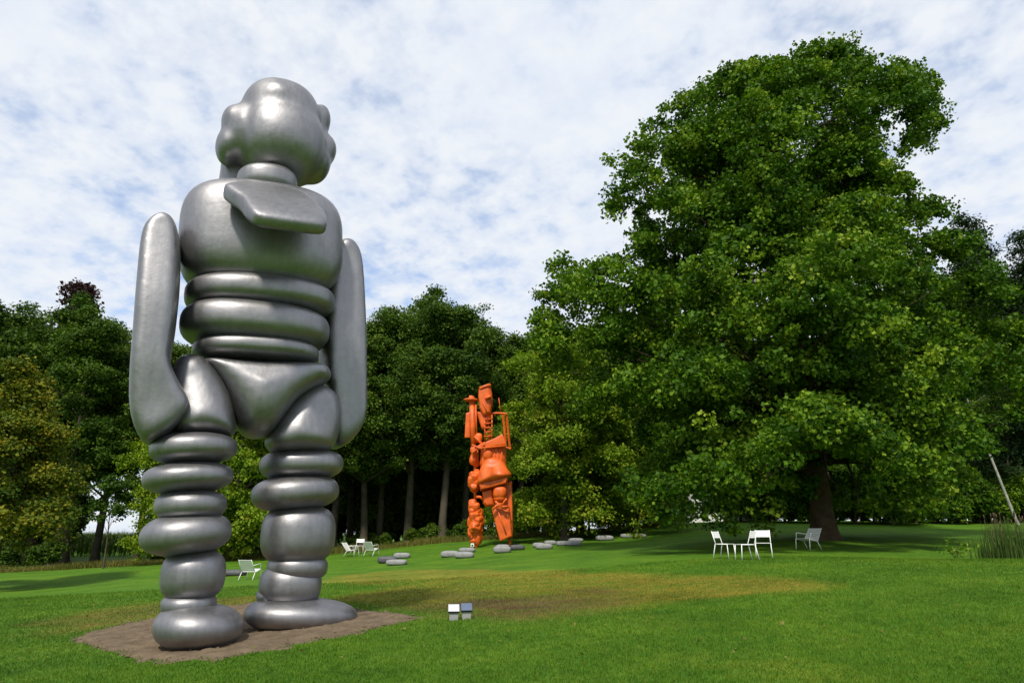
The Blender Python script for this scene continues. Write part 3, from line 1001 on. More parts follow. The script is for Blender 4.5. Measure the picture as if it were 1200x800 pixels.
def make_chair(px, py, yaw, lab, grp, guess=40, sc=1.0):
    """side chair without arms; its front is local -y"""
    p = hit(px, py, guess)
    c = thing('garden_chair', p, lab, 'chair', grp, R(yaw))
    c.scale = (sc, sc, sc)
    r = 0.014
    for s in (-1, 1):
        tube_part('leg', [[(s * 0.23, -0.22, 0.45), (s * 0.245, -0.25, -0.01)]], r, c)
        tube_part('leg', [[(s * 0.23, 0.20, 0.45), (s * 0.245, 0.30, -0.01)]], r, c)
        tube_part('back_post', [[(s * 0.23, 0.18, 0.45), (s * 0.225, 0.23, 0.6), (s * 0.22, 0.31, 0.86)]], r, c)
        tube_part('seat_rail', [[(s * 0.23, -0.23, 0.45), (s * 0.23, 0.21, 0.45)]], r, c)
    for k in range(8):
        y = -0.225 + k * 0.058
        slat('seat_slat', (-0.222, y, 0.452), (0.222, y + 0.047, 0.466), None, None, c)
    rx = rotx(R(-18))
    for k in range(4):
        slat('back_slat', (-0.212, -0.006, k * 0.055), (0.212, 0.006, k * 0.055 + 0.048), rx, (0, 0.235, 0.645), c)
    return c

def make_armchair(px, py, yaw, lab, grp, guess=40, low=True, sc=1.0):
    """reclined armchair with slatted seat and back"""
    p = hit(px, py, guess)
    c = thing('garden_armchair', p, lab, 'chair', grp, R(yaw))
    c.scale = (sc, sc, sc)
    r = 0.015
    for s in (-1, 1):
        tube_part('leg', [[(s * 0.30, -0.32, 0.40), (s * 0.31, -0.36, -0.01)]], r, c)
        tube_part('leg', [[(s * 0.30, 0.16, 0.30), (s * 0.31, 0.36, -0.01)]], r, c)
        tube_part('seat_rail', [[(s * 0.30, -0.33, 0.40), (s * 0.30, 0.18, 0.29)]], r, c)
        tube_part('back_post', [[(s * 0.30, 0.16, 0.29), (s * 0.29, 0.33, 0.52), (s * 0.28, 0.54, 0.80)]], r, c)
        tube_part('armrest', [[(s * 0.30, -0.28, 0.40), (s * 0.325, -0.24, 0.60), (s * 0.33, -0.15, 0.63), (s * 0.33, 0.10, 0.60), (s * 0.30, 0.37, 0.57)]], r, c)
    rs = rotx(R(-12.2))
    for k in range(7):
        y = 0.0 + k * 0.072
        slat('seat_slat', (-0.288, y, 0.006), (0.288, y + 0.058, 0.02), rs, (0, -0.33, 0.40), c)
    rb = rotx(R(-36.5))
    for k in range(6):
        z = 0.06 + k * 0.096
        slat('back_slat', (-0.278, -0.007, z), (0.278, 0.007, z + 0.082), rb, (0, 0.165, 0.29), c)
    return c

G1 = 'white chairs under the big tree'
make_chair(850, 654.0, 46, 'white slatted chair facing the side-on chair, farthest from the big trunk', G1, 23)
make_chair(875, 656.0, -84, 'white slatted chair seen edge-on between two other chairs', G1, 22, 1.02)
make_chair(896, 653.5, -20, 'white slatted chair whose back is turned towards the big trunk', G1, 23)
make_armchair(948, 643.5, -58, 'white reclined slatted armchair standing by the big trunk', G1, 26)
G2 = 'white chairs at the wood edge'
make_armchair(411.5, 651.5, 75, 'white reclined armchair facing two other chairs near the wood edge', G2, 42)
make_chair(421, 648.5, 5, 'white upright chair behind two armchairs near the wood edge', G2, 43, 1.05)
make_armchair(435, 650.5, 160, 'white armchair turned away beside the upright chair near the wood edge', G2, 42)
make_armchair(292.5, 678.5, 172, 'white armchair seen from behind next to the dark stone bench', 'single white armchair', 28, True, 0.92)


# ------------------------------------------------------------------ vegetation
def unit(v):
    return v / (np.linalg.norm(v, axis=-1, keepdims=True) + 1e-9)

def leaf_mesh(name, C, N, size, tone, lobed=False, r=None, aspect=0.42):
    """one small folded face pair per leaf"""
    r = r or rng
    n = len(C)
    rnd = r.normal(size=(n, 3))
    T = unit(np.cross(N, rnd))
    B = np.cross(N, T)
    s = (size * (0.7 + 0.6 * r.random(n)))[:, None]
    if lobed:
        base = C - T * s * 0.5
        tip = C + T * s * 0.42
        fold = N * s * 0.12
        v = np.stack([base, C - T * s * 0.22 + B * s * 0.46 + fold, C + T * s * 0.50 + B * s * 0.26 + fold, tip,
                      C + T * s * 0.50 - B * s * 0.26 + fold, C - T * s * 0.22 - B * s * 0.46 + fold], 1)
        k = np.arange(n)[:, None] * 6
        f = np.concatenate([k + np.array([[0, 1, 2, 3]]), k + np.array([[0, 3, 4, 5]])], 1).reshape(-1, 4)
        me = fast_mesh(name, v.reshape(-1, 3), f.ravel(), np.full(2 * n, 4))
        rep = 6
    else:
        fold = N * s * 0.10
        v = np.stack([C - T * s * 0.5, C + B * s * aspect + fold, C + T * s * 0.5, C - B * s * aspect + fold], 1)
        k = np.arange(n)[:, None] * 4
        f = np.concatenate([k + np.array([[0, 1, 2]]), k + np.array([[0, 2, 3]])], 1).reshape(-1, 3)
        me = fast_mesh(name, v.reshape(-1, 3), f.ravel(), np.full(2 * n, 3))
        rep = 4
    a = me.attributes.new('tone', 'FLOAT', 'POINT')
    a.data.foreach_set('value', np.repeat(tone, rep).astype(np.float32))
    return me

def clumps(lobes, n_leaves, sub_r, per_sub, r, flat=0.55, fill=0.35, up=0.7, out=0.5, rand=0.75, core=None, low_p=0.7):
    """leaf positions gathered in twig clumps over the shells of the lobes"""
    lob = np.array([list(c) + list(rr) for c, rr in lobes])
    area = (lob[:, 3] * lob[:, 4] + lob[:, 3] * lob[:, 5]) + 1e-6
    ns = max(1, int(n_leaves / per_sub))
    k = r.choice(len(lob), ns, p=area / area.sum())
    d = unit(r.normal(size=(ns, 3)))
    rad = np.where(r.random(ns) < fill, 0.25 + 0.6 * r.random(ns), 0.84 + 0.18 * r.random(ns))
    low = (d[:, 2] < -0.1) & (r.random(ns) < low_p)
    d[low, 2] *= -1
    S = lob[k, :3] + d * lob[k, 3:] * rad[:, None]
    cnt = r.poisson(per_sub, ns)
    j = np.repeat(np.arange(ns), cnt)
    q = unit(r.normal(size=(len(j), 3))) * (r.random(len(j)) ** 0.4)[:, None] * (1.55 * sub_r * (0.55 + 0.9 * r.random(ns)))[j][:, None]
    q[:, 2] *= flat
    C = S[j] + q
    mid = core if core is not None else lob[:, :3].mean(0)
    o = unit(C - lob[k][j][:, :3]) * 0.6 + unit(C - mid) * 0.4
    N = unit(o * out + np.array([0, 0, up]) + r.normal(size=C.shape) * rand)
    tone = np.clip(0.42 + r.normal(0, 0.20, ns)[j] + r.normal(0, 0.13, len(j)), 0, 1)
    return C, N, tone

def limb(p0, p1, r, k=6, sag=0.0):
    t = np.linspace(0, 1, k)[:, None]
    p0 = np.asarray(p0, float); p1 = np.asarray(p1, float)
    mid = p0 * 0.45 + p1 * 0.55 + np.array([0, 0, sag]) + r.normal(0, 0.06, 3) * np.linalg.norm(p1 - p0)
    return (1 - t) ** 2 * p0 + 2 * t * (1 - t) * mid + t ** 2 * p1

def trunk_mesh(name, h, r0, lobes, r, lean=(0, 0), seg=10, flare=1.5, nlimb=14, frac=0.3):
    mb = MB()
    zs = np.array([-0.3, 0.0, 0.25, 0.7, 1.5, h * 0.3, h * 0.55, h * 0.8, h])
    zs = np.unique(np.clip(zs, -0.3, h))
    rad = r0 * (1 - 0.8 * np.clip(zs / h, 0, 1) ** 1.1) * (1 + (flare - 1) * np.exp(-np.clip(zs, 0, None) / (r0 * 1.6)))
    wv = np.cumsum(r.normal(0, 0.0035 * h, (len(zs), 2)), 0) * (zs > 1.6)[:, None]
    pts = np.stack([lean[0] * zs + wv[:, 0] * 0.6, lean[1] * zs + wv[:, 1] * 0.6, zs], 1)
    mb.tube(pts, rad, seg)
    order = r.permutation(len(lobes))[:nlimb]
    for i in order:
        c = np.asarray(lobes[i][0])
        z0 = min(h * 0.93, max(h * frac, c[2] - 0.55 * np.hypot(c[0], c[1]) - 0.5))
        p0 = np.array([np.interp(z0, pts[:, 2], pts[:, 0]), np.interp(z0, pts[:, 2], pts[:, 1]), z0])
        rr = r0 * 0.42 * (1 - 0.6 * z0 / h)
        P = limb(p0, c, r, 7, 0.3)
        mb.tube(P, np.linspace(rr, rr * 0.18, 7), 6)
        for _ in range(3):
            e = c + unit(r.normal(size=3)) * np.asarray(lobes[i][1]) * 0.8
            mb.tube(limb(P[4], e, r, 4), np.linspace(rr * 0.4, rr * 0.08, 4), 5)
    return mesh_of(name, mb.arr(), mb.f)

def lobes_in(h0, h1, rx, n, r, lr=(0.26, 0.42), shape='round', ry=None):
    ry = ry or rx
    L = []
    for i in range(n):
        t = (i + r.random()) / n
        z = h0 + (h1 - h0) * t
        if shape == 'round':
            w_ = math.sqrt(max(0.05, 1 - (2 * t - 0.85) ** 2 / 1.4)) if t > 0.0 else 0.5
        elif shape == 'cone':
            w_ = max(0.08, 1 - t) ** 0.8
        else:
            w_ = 1 - 0.35 * t ** 2
        a = r.random() * 6.283 + i * 2.4
        q = w_ * (0.25 + 0.62 * r.random())
        s = rx * (lr[0] + (lr[1] - lr[0]) * r.random()) * (0.6 + 0.5 * w_)
        L.append(((math.cos(a) * rx * q, math.sin(a) * ry * q, z), (s, s, s * (0.72 + 0.25 * r.random()))))
        if n > 24:
            a = r.random() * 6.283; q = w_ * (0.8 + 0.28 * r.random()); s = rx * (0.08 + 0.1 * r.random())
            L.append(((math.cos(a) * rx * q, math.sin(a) * ry * q, z + r.normal(0, 0.5) + (0.9 if t > 0.85 else 0)), (s, s, s)))
    return L

PROTO = {}
def proto(key, h, r0, lobes, n, size, sub_r, per, lm, bark, seed, lean=(0, 0), aspect=0.42, flat=0.55, nlimb=14, frac=0.3, fill=0.35, rand=0.75, seg=10):
    r = np.random.default_rng(seed)
    C, N, tone = clumps(lobes, n, sub_r, per, r, flat, fill, rand=rand)
    keep = C[:, 2] > 0.05
    cr = leaf_mesh(key + '_crown', C[keep], N[keep], size, tone[keep], r=r, aspect=aspect)
    cr.materials.append(lm)
    tm = trunk_mesh(key + '_trunk', h * 0.9, r0, lobes, r, lean, seg=seg, nlimb=nlimb, frac=frac)
    tm.materials.append(bark)
    PROTO[key] = (tm, cr, h)

r_ = np.random.default_rng(21)
proto('oak', 20, 0.34, lobes_in(7.5, 18.8, 5.8, 36, r_, (0.17, 0.34)), 76000, 0.20, 0.5, 30, M_LEAF_OAK, M_BARK_G, 31)
proto('oak_b', 20, 0.32, lobes_in(6.2, 19.0, 4.9, 36, r_, (0.17, 0.34)), 76000, 0.20, 0.45, 30, M_LEAF_OAK, M_BARK_G, 32)
proto('tall', 20, 0.30, lobes_in(8.5, 19.4, 4.0, 28, r_, (0.18, 0.34)), 60000, 0.19, 0.45, 28, M_LEAF_OAK, M_BARK_G, 33)
proto('thicket', 12, 0.2, lobes_in(1.2, 11.0, 4.6, 18, r_, shape='col'), 30000, 0.34, 0.55, 22, M_LEAF_OAK, M_BARK, 34)
proto('dark', 20, 0.32, lobes_in(2.0, 19.2, 4.2, 26, r_, shape='cone'), 40000, 0.24, 0.45, 26, M_LEAF_DARK, M_BARK, 35, aspect=0.22, flat=0.4)
proto('copper', 20, 0.3, lobes_in(9.0, 19.5, 3.6, 12, r_, shape='cone'), 15000, 0.26, 0.45, 16, M_LEAF_RED, M_BARK, 36, fill=0.2)
proto('maple', 13, 0.26, lobes_in(1.0, 12.0, 5.0, 44, r_, (0.16, 0.30), shape='col'), 84000, 0.19, 0.42, 26, M_LEAF_YEL, M_BARK_G, 37)
proto('shrub', 2.4, 0.06, lobes_in(0.3, 2.0, 1.5, 9, r_, (0.3, 0.45), shape='col'), 5500, 0.17, 0.25, 16, M_LEAF_OAK, M_BARK, 38, nlimb=6, frac=0.05, seg=6)
proto('rhodo', 3.4, 0.07, lobes_in(0.5, 2.9, 2.2, 12, r_, (0.3, 0.42), shape='col'), 9000, 0.22, 0.3, 14, M_LEAF_TULIP, M_BARK, 39, nlimb=6, frac=0.05, seg=6, aspect=0.25)
proto('golden', 10, 0.17, lobes_in(2.4, 9.2, 3.6, 26, r_, (0.2, 0.32), shape='cone'), 62000, 0.14, 0.34, 26, M_LEAF_GOLD, M_BARK_G, 40, lean=(0.05, 0))
proto('sapling', 5.4, 0.05, lobes_in(2.4, 5.0, 1.5, 9, r_, (0.22, 0.36), shape='round'), 3200, 0.15, 0.22, 12, M_LEAF_OAK, M_BARK_G, 41, nlimb=9, frac=0.35, fill=0.5, seg=7)
proto('birch', 17, 0.11, lobes_in(7.0, 16, 2.6, 14, r_), 12000, 0.16, 0.4, 16, M_LEAF_OAK, M_BIRCH, 42, lean=(-0.22, 0.0))

def plant(key, x, Y, scale, label, cat='tree', name=None, group=None, rz=None, sz=None, X=None):
    tm, cr, h = PROTO[key]
    X = (x - 600.0) / F * Y / 1.03 if X is None else X
    p = gpt(X, Y)
    t = thing(name or {'shrub': 'shrub', 'rhodo': 'shrub'}.get(key, key + '_tree'), p, label, cat, group, random.uniform(0, 6.28) if rz is None else rz)
    t.scale = (scale, scale, sz or scale)
    link('trunk' if cat == 'tree' else 'stems', tm, None, t)
    link('crown' if cat == 'tree' else 'foliage', cr, None, t)
    return t

# the wood behind the lawn ------------------------------------------
GW = 'trees of the wood edge'
L_FRONT = 'tall dark green tree with a bare grey trunk at the wood edge'
L_BACK = 'dark green tree deeper in the wood behind the front row'
L_THICK = 'low dense tree filling the shade between the trunks'
for x, Y, s, k, lab in [(428, 56, 0.93, 'oak_b', 'grey-trunked wood-edge tree directly behind the three white chairs'),
                        (446, 60, 0.95, 'tall', 'slender tree set back between two stouter trunks behind the white chairs'),
                        (479, 57, 1.0, 'oak', 'broad wood-edge tree behind the group of pale and dark stone cushions'),
                        (519, 56, 1.0, 'oak_b', 'tall wood-edge tree with a clear grey trunk next to the orange statue'),
                        (545, 61, 1.0, 'tall', 'slender wood tree partly hidden behind the orange statue'),
                        (392, 57, 0.95, 'oak', 'broad wood-edge tree partly hidden behind the silver statue leg')]:
    plant(k, x, Y, s, lab, name='wood_tree', group=GW)
GB = 'trees deeper in the wood'
for x, Y, s, k in [(330, 66, 0.95, 'oak'), (455, 68, 1.12, 'oak'), (500, 70, 1.20, 'oak_b'), (575, 66, 0.94, 'oak_b'), (412, 67, 1.05, 'oak_b'), (612, 64, 0.92, 'oak'), (642, 66, 0.95, 'oak_b'),
                   (680, 64, 0.95, 'oak'), (720, 64, 0.95, 'oak'), (770, 62, 0.9, 'oak_b'), (1120, 62, 1.0, 'oak'), (1180, 60, 1.05, 'oak_b'), (1240, 60, 1.1, 'oak'), (1040, 66, 0.9, 'oak'), (960, 68, 0.9, 'oak_b'), (880, 66, 0.9, 'oak')]:
    plant(k, x, Y, s, L_BACK, name='wood_tree', group=GB)
GT = 'low trees in the shade'
for i, x in enumerate(range(345, 1290, 45)):
    plant('thicket', x + random.uniform(-12, 12), 76 + 8 * (i % 2) + random.uniform(-3, 3), 1.05 + 0.3 * random.random(), L_THICK, name='understorey_tree', group=GT)
for x, Y in [(1090, 58), (1150, 57), (1215, 55), (1010, 62), (900, 60), (955, 58), (1040, 56), (20, 60), (55, 63), (-40, 58), (250, 62), (310, 60), (468, 70), (440, 72), (500, 71)]:
    plant('thicket', x, Y, 0.9 + 0.2 * random.random(), L_THICK, name='understorey_tree', group=GT)

# left of and behind the silver statue
GL = 'tall trees behind the silver statue'
L_LEFT = 'large dark green tree standing in the row by the cornfield'
for x, Y, s, k in [(-40, 52, 1.0, 'oak'), (28, 54, 0.95, 'oak_b'), (72, 50, 0.93, 'oak_b'), (84, 56, 0.98, 'oak'), (-95, 48, 1.0, 'oak_b'), (168, 54, 0.86, 'tall'), (215, 60, 0.9, 'oak'), (120, 58, 0.92, 'oak')]:
    plant(k, x, Y, s, L_LEFT, name='field_edge_tree', group=GL)
plant('copper', 44, 58, 1.22, 'dark copper-leaved tree rising above the green crowns', name='copper_tree')
plant('maple', 278, 46, 0.98, 'yellowish green tree with a stout trunk seen between the statue legs', name='maple_tree', rz=1.1)
plant('maple', 215, 50, 0.85, 'yellowish green tree seen beside the silver statue legs, nearer the cornfield', name='maple_tree', rz=2.7)
plant('golden', 3, 30, 0.96, 'small tree with golden brown-green foliage on a thin pale trunk', name='golden_tree', rz=0.4)
plant('sapling', 131, 41, 1.0, 'thin young tree standing alone on the lawn edge', name='young_tree')
plant('maple', 662, 47, 1.0, 'bright yellow-green tree with leaves down to the ground beside the orange statue', name='maple_tree', rz=4.0)
plant('maple', 742, 50, 0.92, 'yellow-green tree half hidden behind the big tree crown', name='maple_tree', rz=5.2)
plant('dark', 1200, 52, 1.22, 'tall dark conifer rising behind the big tree', name='conifer_tree')
plant('dark', 1262, 50, 1.1, 'dark conifer beside the tall one behind the reeds', name='conifer_tree')
plant('birch', 1190, 47, 0.9, 'birch with a white leaning trunk in the shade behind the reeds', name='birch_tree', rz=0.0)

GS = 'shrubs along the wood edge'
for i, x in enumerate(range(330, 640, 21)):
    plant('shrub', x + random.uniform(-6, 6), 54.0 + random.uniform(-1.0, 3.5), 0.32 + 0.38 * random.random(), 'low dark green shrub at the foot of the wood', 'shrub', group=GS)
GR = 'broad-leaved shrubs behind the big tree'
for i, x in enumerate(list(range(872, 1260, 25))):
    plant('rhodo', x + random.uniform(-5, 5), 50 + random.uniform(-1.0, 2.0), 0.95 + 0.3 * random.random(), 'broad-leaved green shrub in the hedge behind the big trunk', 'shrub', group=GR)
for i, x in enumerate(list(range(640, 800, 18)) + list(range(880, 1280, 26))):
    plant('rhodo', x + random.uniform(-6, 6), 59 + random.uniform(-1.5, 1.5), 1.0 + 0.3 * random.random(), 'broad-leaved shrub in the second row of the hedge, deep in shade', 'shrub', group='second row of the hedge')
for i, x in enumerate(range(880, 1290, 24)):
    plant('rhodo', x + random.uniform(-6, 6), 67 + random.uniform(-1.5, 1.5), 1.4 + 0.3 * random.random(), 'tall shrub closing the gap behind the hedge rows', 'shrub', group='last row of the hedge')
for x, Y, s in [(-20, 46, 0.9), (20, 47, 0.8), (60, 48, 0.8), (200, 50, 0.8), (240, 51, 0.9)]:
    plant('shrub', x, Y, s, 'dark shrub in the shade under the trees by the cornfield', 'shrub', group='shrubs by the cornfield')

# ------------------------------------------------------------------ the big tulip tree
def big_tree():
    r = np.random.default_rng(99)
    b = hit(968, 632, 31)
    Y0 = float(b[1])
    t = thing('tulip_tree', b, 'huge broad green tree with a thick brown trunk and crown sweeping to the lawn', 'tree')
    prof = np.array([(40, 930, 1000), (60, 872, 1060), (80, 852, 1088), (110, 812, 1092), (150, 765, 1108), (180, 738, 1098), (200, 728, 1078), (240, 718, 1092), (265, 745, 1110), (290, 752, 1125),
                     (308, 735, 1146), (325, 665, 1165), (370, 636, 1195), (420, 648, 1218), (480, 690, 1222), (540, 735, 1195), (580, 752, 1150), (612, 765, 1112)], float)
    prof[:, 1] += np.where(prof[:, 0] < 140, 14, 3); prof[:, 2] -= np.where(prof[:, 0] < 290, 22, 4)
    lob = []
    def put(px_, py_, dY, rho):
        Yl = Y0 + dY
        p = at(px_, py_, Yl)
        g = float(gz(np.array([p[0]]), np.array([p[1]]))[0])
        p[2] = max(p[2], g + 0.55 + rho * 0.75)
        lob.append((tuple(p - b), (rho, rho, rho * (0.75 + 0.4 * r.random()))))
    for y in np.arange(86, 612, 19.0):
        l = np.interp(y, prof[:, 0], prof[:, 1]); rr = np.interp(y, prof[:, 0], prof[:, 2])
        hw = (rr - l) / 2; cxp = (l + rr) / 2
        W = hw * Y0 / F; D = min(W * 0.85, 9.0)
        n = max(4, int(2 * math.pi * math.sqrt((W * W + D * D) / 2) / 4.3))
        a0 = r.random() * 6.28
        for j in range(n):
            a = a0 + j * 2 * math.pi / n + r.normal(0, 0.2)
            rho = r.choice([0.8, 1.1, 1.5, 2.0], p=[0.25, 0.3, 0.3, 0.15]) * (0.9 + 0.25 * r.random())
            if y < 130: rho = min(rho, 1.3)
            k = 1.0 - 0.5 * r.random() ** 1.3
            rp = rho * F / Y0
            xx = cxp + math.cos(a) * max(4.0, hw - rp * 0.9) * k
            yy = y + r.normal(0, 8)
            if y > 530 and abs(xx - 970) < 62 and math.sin(a) < 0.5:
                continue
            if math.sin(a) < -0.2 and r.random() < 0.22:
                continue
            put(xx, yy, math.sin(a) * max(0.2, D - rho * 0.8) * k, rho)
        if y < 500:
            for j in range(max(1, n // 4)):
                a = r.random() * 6.28; q = math.sqrt(r.random()) * 0.55
                put(cxp + math.cos(a) * hw * q, y, math.sin(a) * D * q, 1.5)
    # three humps of the top, and single sprays on the outline
    for x, y, rp, dy in [(965, 72, 24, 0), (880, 100, 24, 1.0), (1072, 104, 24, -1.0), (1045, 110, 30, 0), (1090, 125, 24, 1), (865, 100, 30, -1), (820, 130, 28, 1), (938, 84, 24, -0.5), (995, 84, 24, 0.8), (845, 108, 28, 0), (1090, 150, 24, 0), (742, 205, 24, 0.5), (735, 245, 20, -1), (790, 140, 26, 0),
                         (655, 318, 20, 0), (645, 350, 20, 1), (675, 330, 22, -1), (640, 380, 18, 0), (690, 345, 26, 0), (1100, 250, 22, 0), (1130, 290, 22, 0), (1150, 330, 24, 0), (770, 590, 26, -5), (800, 575, 30, -6), (745, 575, 24, -4),
                         (1085, 580, 24, -5), (1110, 560, 26, -4), (1070, 555, 30, -6), (835, 560, 30, -7), (880, 545, 32, -7), (915, 520, 30, -8), (1020, 530, 34, -7), (1050, 560, 28, -7), (985, 505, 32, -8), (860, 575, 22, -6), (780, 605, 16, -5), (1095, 600, 14, -6), (815, 600, 18, -6), (705, 405, 30, -2), (665, 400, 24, 0)]:
        p = at(x, y, Y0 + dy)
        rho = rp * (Y0 + dy) / F
        lob.append((tuple(p - b), (rho, rho, rho * 0.85)))
    # loose sprays beyond the outline
    for _ in range(150):
        y = r.uniform(95, 480)
        l = np.interp(y, prof[:, 0], prof[:, 1]); q = np.interp(y, prof[:, 0], prof[:, 2])
        x = l + r.normal(4, 9) if r.random() < 0.5 else q - r.normal(4, 9)
        put(x, y, r.normal(0, 1.5), r.uniform(0.3, 0.7))
    for _ in range(40):
        x = r.uniform(850, 1090)
        put(x, np.interp(x, [850, 880, 930, 965, 1000, 1040, 1070, 1092], [112, 84, 78, 52, 70, 92, 80, 108]) + r.normal(4, 5), r.normal(0, 2), r.uniform(0.3, 0.8))
    core = np.array([0, 0, 12.0])
    C, N, tone = clumps(lob, 400000, 0.34, 42, r, 0.7, 0.18, up=0.5, out=0.5, rand=1.15, core=core, low_p=0.9)
    ground = gz(C[:, 0] + b[0], C[:, 1] + b[1]) - b[2]
    k = C[:, 2] > ground + 0.25
    cr = leaf_mesh('crown', C[k], N[k], 0.18, tone[k], False, r, 0.46)
    link('crown', cr, M_LEAF_TULIP, t)
    # trunk with buttressed foot and long limbs
    mb = MB()
    H = 25.0
    zs = np.array([-0.4, 0, 0.15, 0.4, 0.8, 1.5, 2.5, 4, 6, 9, 12, 16, 20, H])
    rad = 0.49 * (1 - 0.88 * np.clip(zs / H, 0, 1)) * (1 + 0.5 * np.exp(-np.clip(zs, 0, None) / 0.45))
    seg = 40
    th = np.arange(seg) * 2 * math.pi / seg
    V = []
    for z, q in zip(zs, rad):
        butt = 1 + 0.16 * np.exp(-max(z, 0) / 0.9) * np.sin(5 * th + 0.7) + 0.035 * np.sin(17 * th + z) + 0.02 * np.sin(29 * th + 2 * z)
        V.append(np.stack([q * butt * np.cos(th) - 0.012 * z, q * butt * np.sin(th), np.full(seg, z)], 1))
    f = [(i * seg + j, i * seg + (j + 1) % seg, (i + 1) * seg + (j + 1) % seg, (i + 1) * seg + j) for i in range(len(zs) - 1) for j in range(seg)]
    mb.add(np.concatenate(V), f)
    link('trunk', mesh_of('trunk', mb.arr(), mb.f), M_BARK, t)
    lm = MB()
    for i in [q for q in r.permutation(len(lob)) if lob[q][1][0] > 0.9 and lob[q][0][0] < 7.5][:110]:
        c = np.asarray(lob[i][0])
        z0 = np.clip(c[2] - 0.5 * np.hypot(c[0], c[1]) + r.normal(0, 0.8), 3.5, H * 0.9)
        q = 0.26 * (1 - 0.75 * z0 / H)
        P = limb((-0.012 * z0, 0, z0), c * 0.82 + np.array([-0.002, 0, z0 * 0.18]), r, 8, 0.5)
        lm.tube(P, np.linspace(q, q * 0.12, 8), 6)
        for _ in range(2):
            e = c + unit(r.normal(size=3)) * np.asarray(lob[i][1]) * 0.9
            lm.tube(limb(P[5], e, r, 4), np.linspace(q * 0.3, q * 0.05, 4), 5)
    link('limbs', mesh_of('limbs', lm.arr(), lm.f), M_LIMB, t)

big_tree()

# ------------------------------------------------------------------ white house glimpsed below the crown
hb = gpt((828 - 600) / F * 66 / 1.03, 66)
house = thing('white_house', hb, 'white rendered house glimpsed through the hanging branches of the big tree', 'house')
W2, D2, Hh = 5.2, 3.5, 4.2
mb = MB().box((-W2, -D2, -0.4), (W2, D2, Hh), None, hb)
part('wall', mb, M_WALL, house, False)
rv = np.array([(-W2 - 0.4, -D2 - 0.5, Hh + 0.005), (W2 + 0.4, -D2 - 0.5, Hh + 0.005), (W2 + 0.4, D2 + 0.5, Hh + 0.005), (-W2 - 0.4, D2 + 0.5, Hh + 0.005), (-W2 - 0.4, 0, Hh + 3), (W2 + 0.4, 0, Hh + 3)]) + hb
part('roof', MB().add(rv, [(0, 1, 5, 4), (2, 3, 4, 5), (0, 4, 3), (1, 2, 5), (0, 3, 2, 1)]), M_ROOF, house, False)
for xw in (-3.4, -0.9, 1.7, 3.9):
    wd = part('window', MB().box((xw - 0.55, -D2 - 0.06, 0.9), (xw + 0.55, -D2 - 0.004, 2.6), None, hb), M_WHITE, house, False)
    parent_base[wd.name] = tuple(np.array(wd.location) + hb)
    for sx in (-1, 1):
        part('pane', MB().box((xw - 0.24 + sx * 0.26, -D2 - 0.075, 0.98), (xw + 0.24 + sx * 0.26, -D2 - 0.062, 2.52), None, hb), M_GLASS, wd, False)

# ------------------------------------------------------------------ reeds, long grass, corn
def blade_mesh(name, X, Y, H, W_, lean, r, segs=3, z0=None):
    n = len(X)
    Z = gz(X, Y) if z0 is None else z0
    a = r.random(n) * 6.283; la = r.random(n) * 6.283
    dx, dy = np.cos(a), np.sin(a); lx, ly = np.cos(la) * lean, np.sin(la) * lean
    rows = []
    for s in range(segs + 1):
        t = s / segs
        wv = W_ * (1 - t) ** 0.7
        cx = X + lx * H * t ** 2; cy = Y + ly * H * t ** 2; cz = Z + H * t * (1 - 0.25 * lean * t) - 0.03 * (s == 0)
        rows.append(np.stack([cx - dx * wv, cy - dy * wv, cz], 1))
        rows.append(np.stack([cx + dx * wv, cy + dy * wv, cz], 1))
    V = np.stack(rows, 1)
    m = 2 * (segs + 1)
    k = np.arange(n)[:, None] * m
    f = np.concatenate([k + np.array([[2 * s, 2 * s + 1, 2 * s + 3, 2 * s + 2]]) for s in range(segs)], 1).reshape(-1, 4)
    me = fast_mesh(name, V.reshape(-1, 3), f.ravel(), np.full(segs * n, 4))
    at_ = me.attributes.new('tone', 'FLOAT', 'POINT')
    at_.data.foreach_set('value', np.repeat(np.clip(0.45 + r.normal(0, 0.25, n), 0, 1), m).astype(np.float32))
    return me

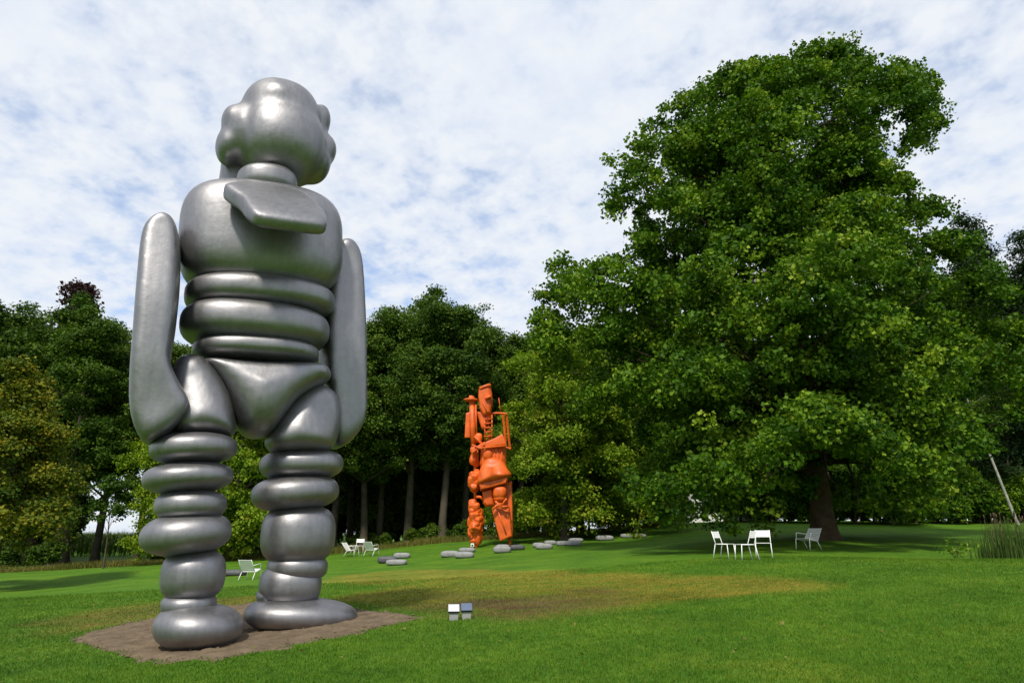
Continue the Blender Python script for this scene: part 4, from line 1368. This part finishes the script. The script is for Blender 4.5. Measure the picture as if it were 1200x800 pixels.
def reeds():
    r = np.random.default_rng(5)
    b = hit(1185, 653, 21.5)
    b = gpt(b[0] * 22.2 / b[1], 22.2)
    n = 520
    t = thing('reed_clump', b, 'clump of tall upright green reeds at the lawn edge', 'reeds')
    x = r.uniform(-0.85, 1.6, n); y = r.uniform(-0.5, 0.7, n)
    h = 1.45 - 0.28 * np.abs(x) * r.random(n) - 0.4 * r.random(n)
    h = np.where(x < -0.5, h * 0.75, h)
    gzz = gz(x + b[0], y + b[1]) - b[2]
    link('leaves', blade_mesh('leaves', x, y, h, np.full(n, 0.013), r.random(n) * 0.22, r, 4, gzz), M_REED, t)
    mb = MB()
    for _ in range(26):
        xx, yy = r.uniform(-0.7, 1.4), r.uniform(-0.4, 0.5); hh = r.uniform(0.95, 1.4)
        mb.tube([(xx, yy, 0), (xx + 0.02, yy, hh)], 0.005, 5); mb.tube([(xx + 0.02, yy, hh), (xx + 0.024, yy, hh + 0.14)], 0.013, 6)
    link('seed_heads', mesh_of('seed_heads', mb.arr(), mb.f), M_BARK, t)
    # small leafy plant on the bank
    p = hit(1122, 653, 22); p = gpt(p[0] * 22.5 / p[1], 22.5)
    s = thing('bank_plant', p, 'small leafy green plant growing on the bank beside the reeds', 'plant')
    n = 130
    c = r.normal(0, 1, (n, 3)) * np.array([0.22, 0.2, 0.14]) + np.array([0, 0, 0.30])
    link('leaves', leaf_mesh('leaves', c, unit(r.normal(size=(n, 3)) + np.array([0, 0, 1.0])), 0.12, np.clip(r.normal(0.5, 0.2, n), 0, 1), r=r, aspect=0.25), M_LEAF_TULIP, s)
    mb = MB()
    for _ in range(9):
        mb.tube([(0, 0, -0.02), tuple(r.normal(0, 0.18, 2)) + (r.uniform(0.25, 0.45),)], 0.005, 5)
    link('stems', mesh_of('stems', mb.arr(), mb.f), M_BARK, s)

reeds()

def grass_strip():
    r = np.random.default_rng(8)
    pts = []
    for x, y, Y, wd in [(-60, 676, 43, 1.2), (50, 668, 44, 1.5), (150, 661, 46, 1.8), (250, 656, 46, 2.0), (350, 650, 48, 2.2), (430, 645, 48.5, 2.0), (520, 638, 51, 1.8), (620, 630, 52, 1.6), (700, 624, 53, 1.4), (790, 617, 54, 1.0)]:
        p = at(x, y, Y)
        pts.append((p[0], Y, wd))
    pts = np.array(pts)
    n = 26000
    t = r.random(n) * (len(pts) - 1)
    i = t.astype(int); f = (t - i)[:, None]
    q = pts[i] * (1 - f) + pts[i + 1] * f
    X = q[:, 0] + r.normal(0, 0.25, n); Y = q[:, 1] + (r.random(n) * 2 - 1) * q[:, 2] + r.normal(0, 0.2, n)
    H = 0.16 + 0.34 * r.random(n) ** 1.5 + 0.1 * np.sin(X * 0.9)
    return blade_mesh('long_grass', X, Y, H, np.full(n, 0.02), 0.2 + 0.5 * r.random(n), r, 2)

tag(link('long_grass', grass_strip(), M_STRAW), 'strip of long straw-coloured grass along the wood edge', 'grass', kind='stuff')

def corn():
    r = np.random.default_rng(12)
    n = 3200
    X = r.uniform(-66, -20, n); Y = 66 + 0.75 * np.round(r.uniform(0, 30, n)) + r.normal(0, 0.08, n)
    per = 7
    Xr = np.repeat(X, per); Yr = np.repeat(Y, per)
    lv = np.tile(np.arange(per), n)
    zb = gz(Xr, Yr) + 0.25 * lv
    H = np.where(lv == 0, 2.3, 0.8) * (0.85 + 0.3 * r.random(len(Xr)))
    return blade_mesh('corn_field', Xr, Yr, H, np.where(lv == 0, 0.03, 0.05), np.where(lv == 0, 0.03, 0.75), r, 2, zb)

tag(link('corn_field', corn(), M_CORN), 'field of tall corn beyond the trees', 'corn', kind='stuff')

# fallen leaves scattered on the near lawn
def litter():
    r = np.random.default_rng(15)
    n = 420
    y = r.uniform(6, 30, n); x = (r.random(n) * 2 - 1) * 0.75 * y
    C = np.stack([x, y, gz(x, y) + 0.03], 1)
    N = unit(r.normal(0, 0.35, (n, 3)) + np.array([0, 0, 1.0]))
    return leaf_mesh('fallen_leaves', C, N, 0.055, np.clip(r.normal(0.7, 0.25, n), 0, 1), r=r)

tag(link('fallen_leaves', litter(), M_STRAW), 'scattered fallen leaves on the lawn', 'leaves', kind='stuff')
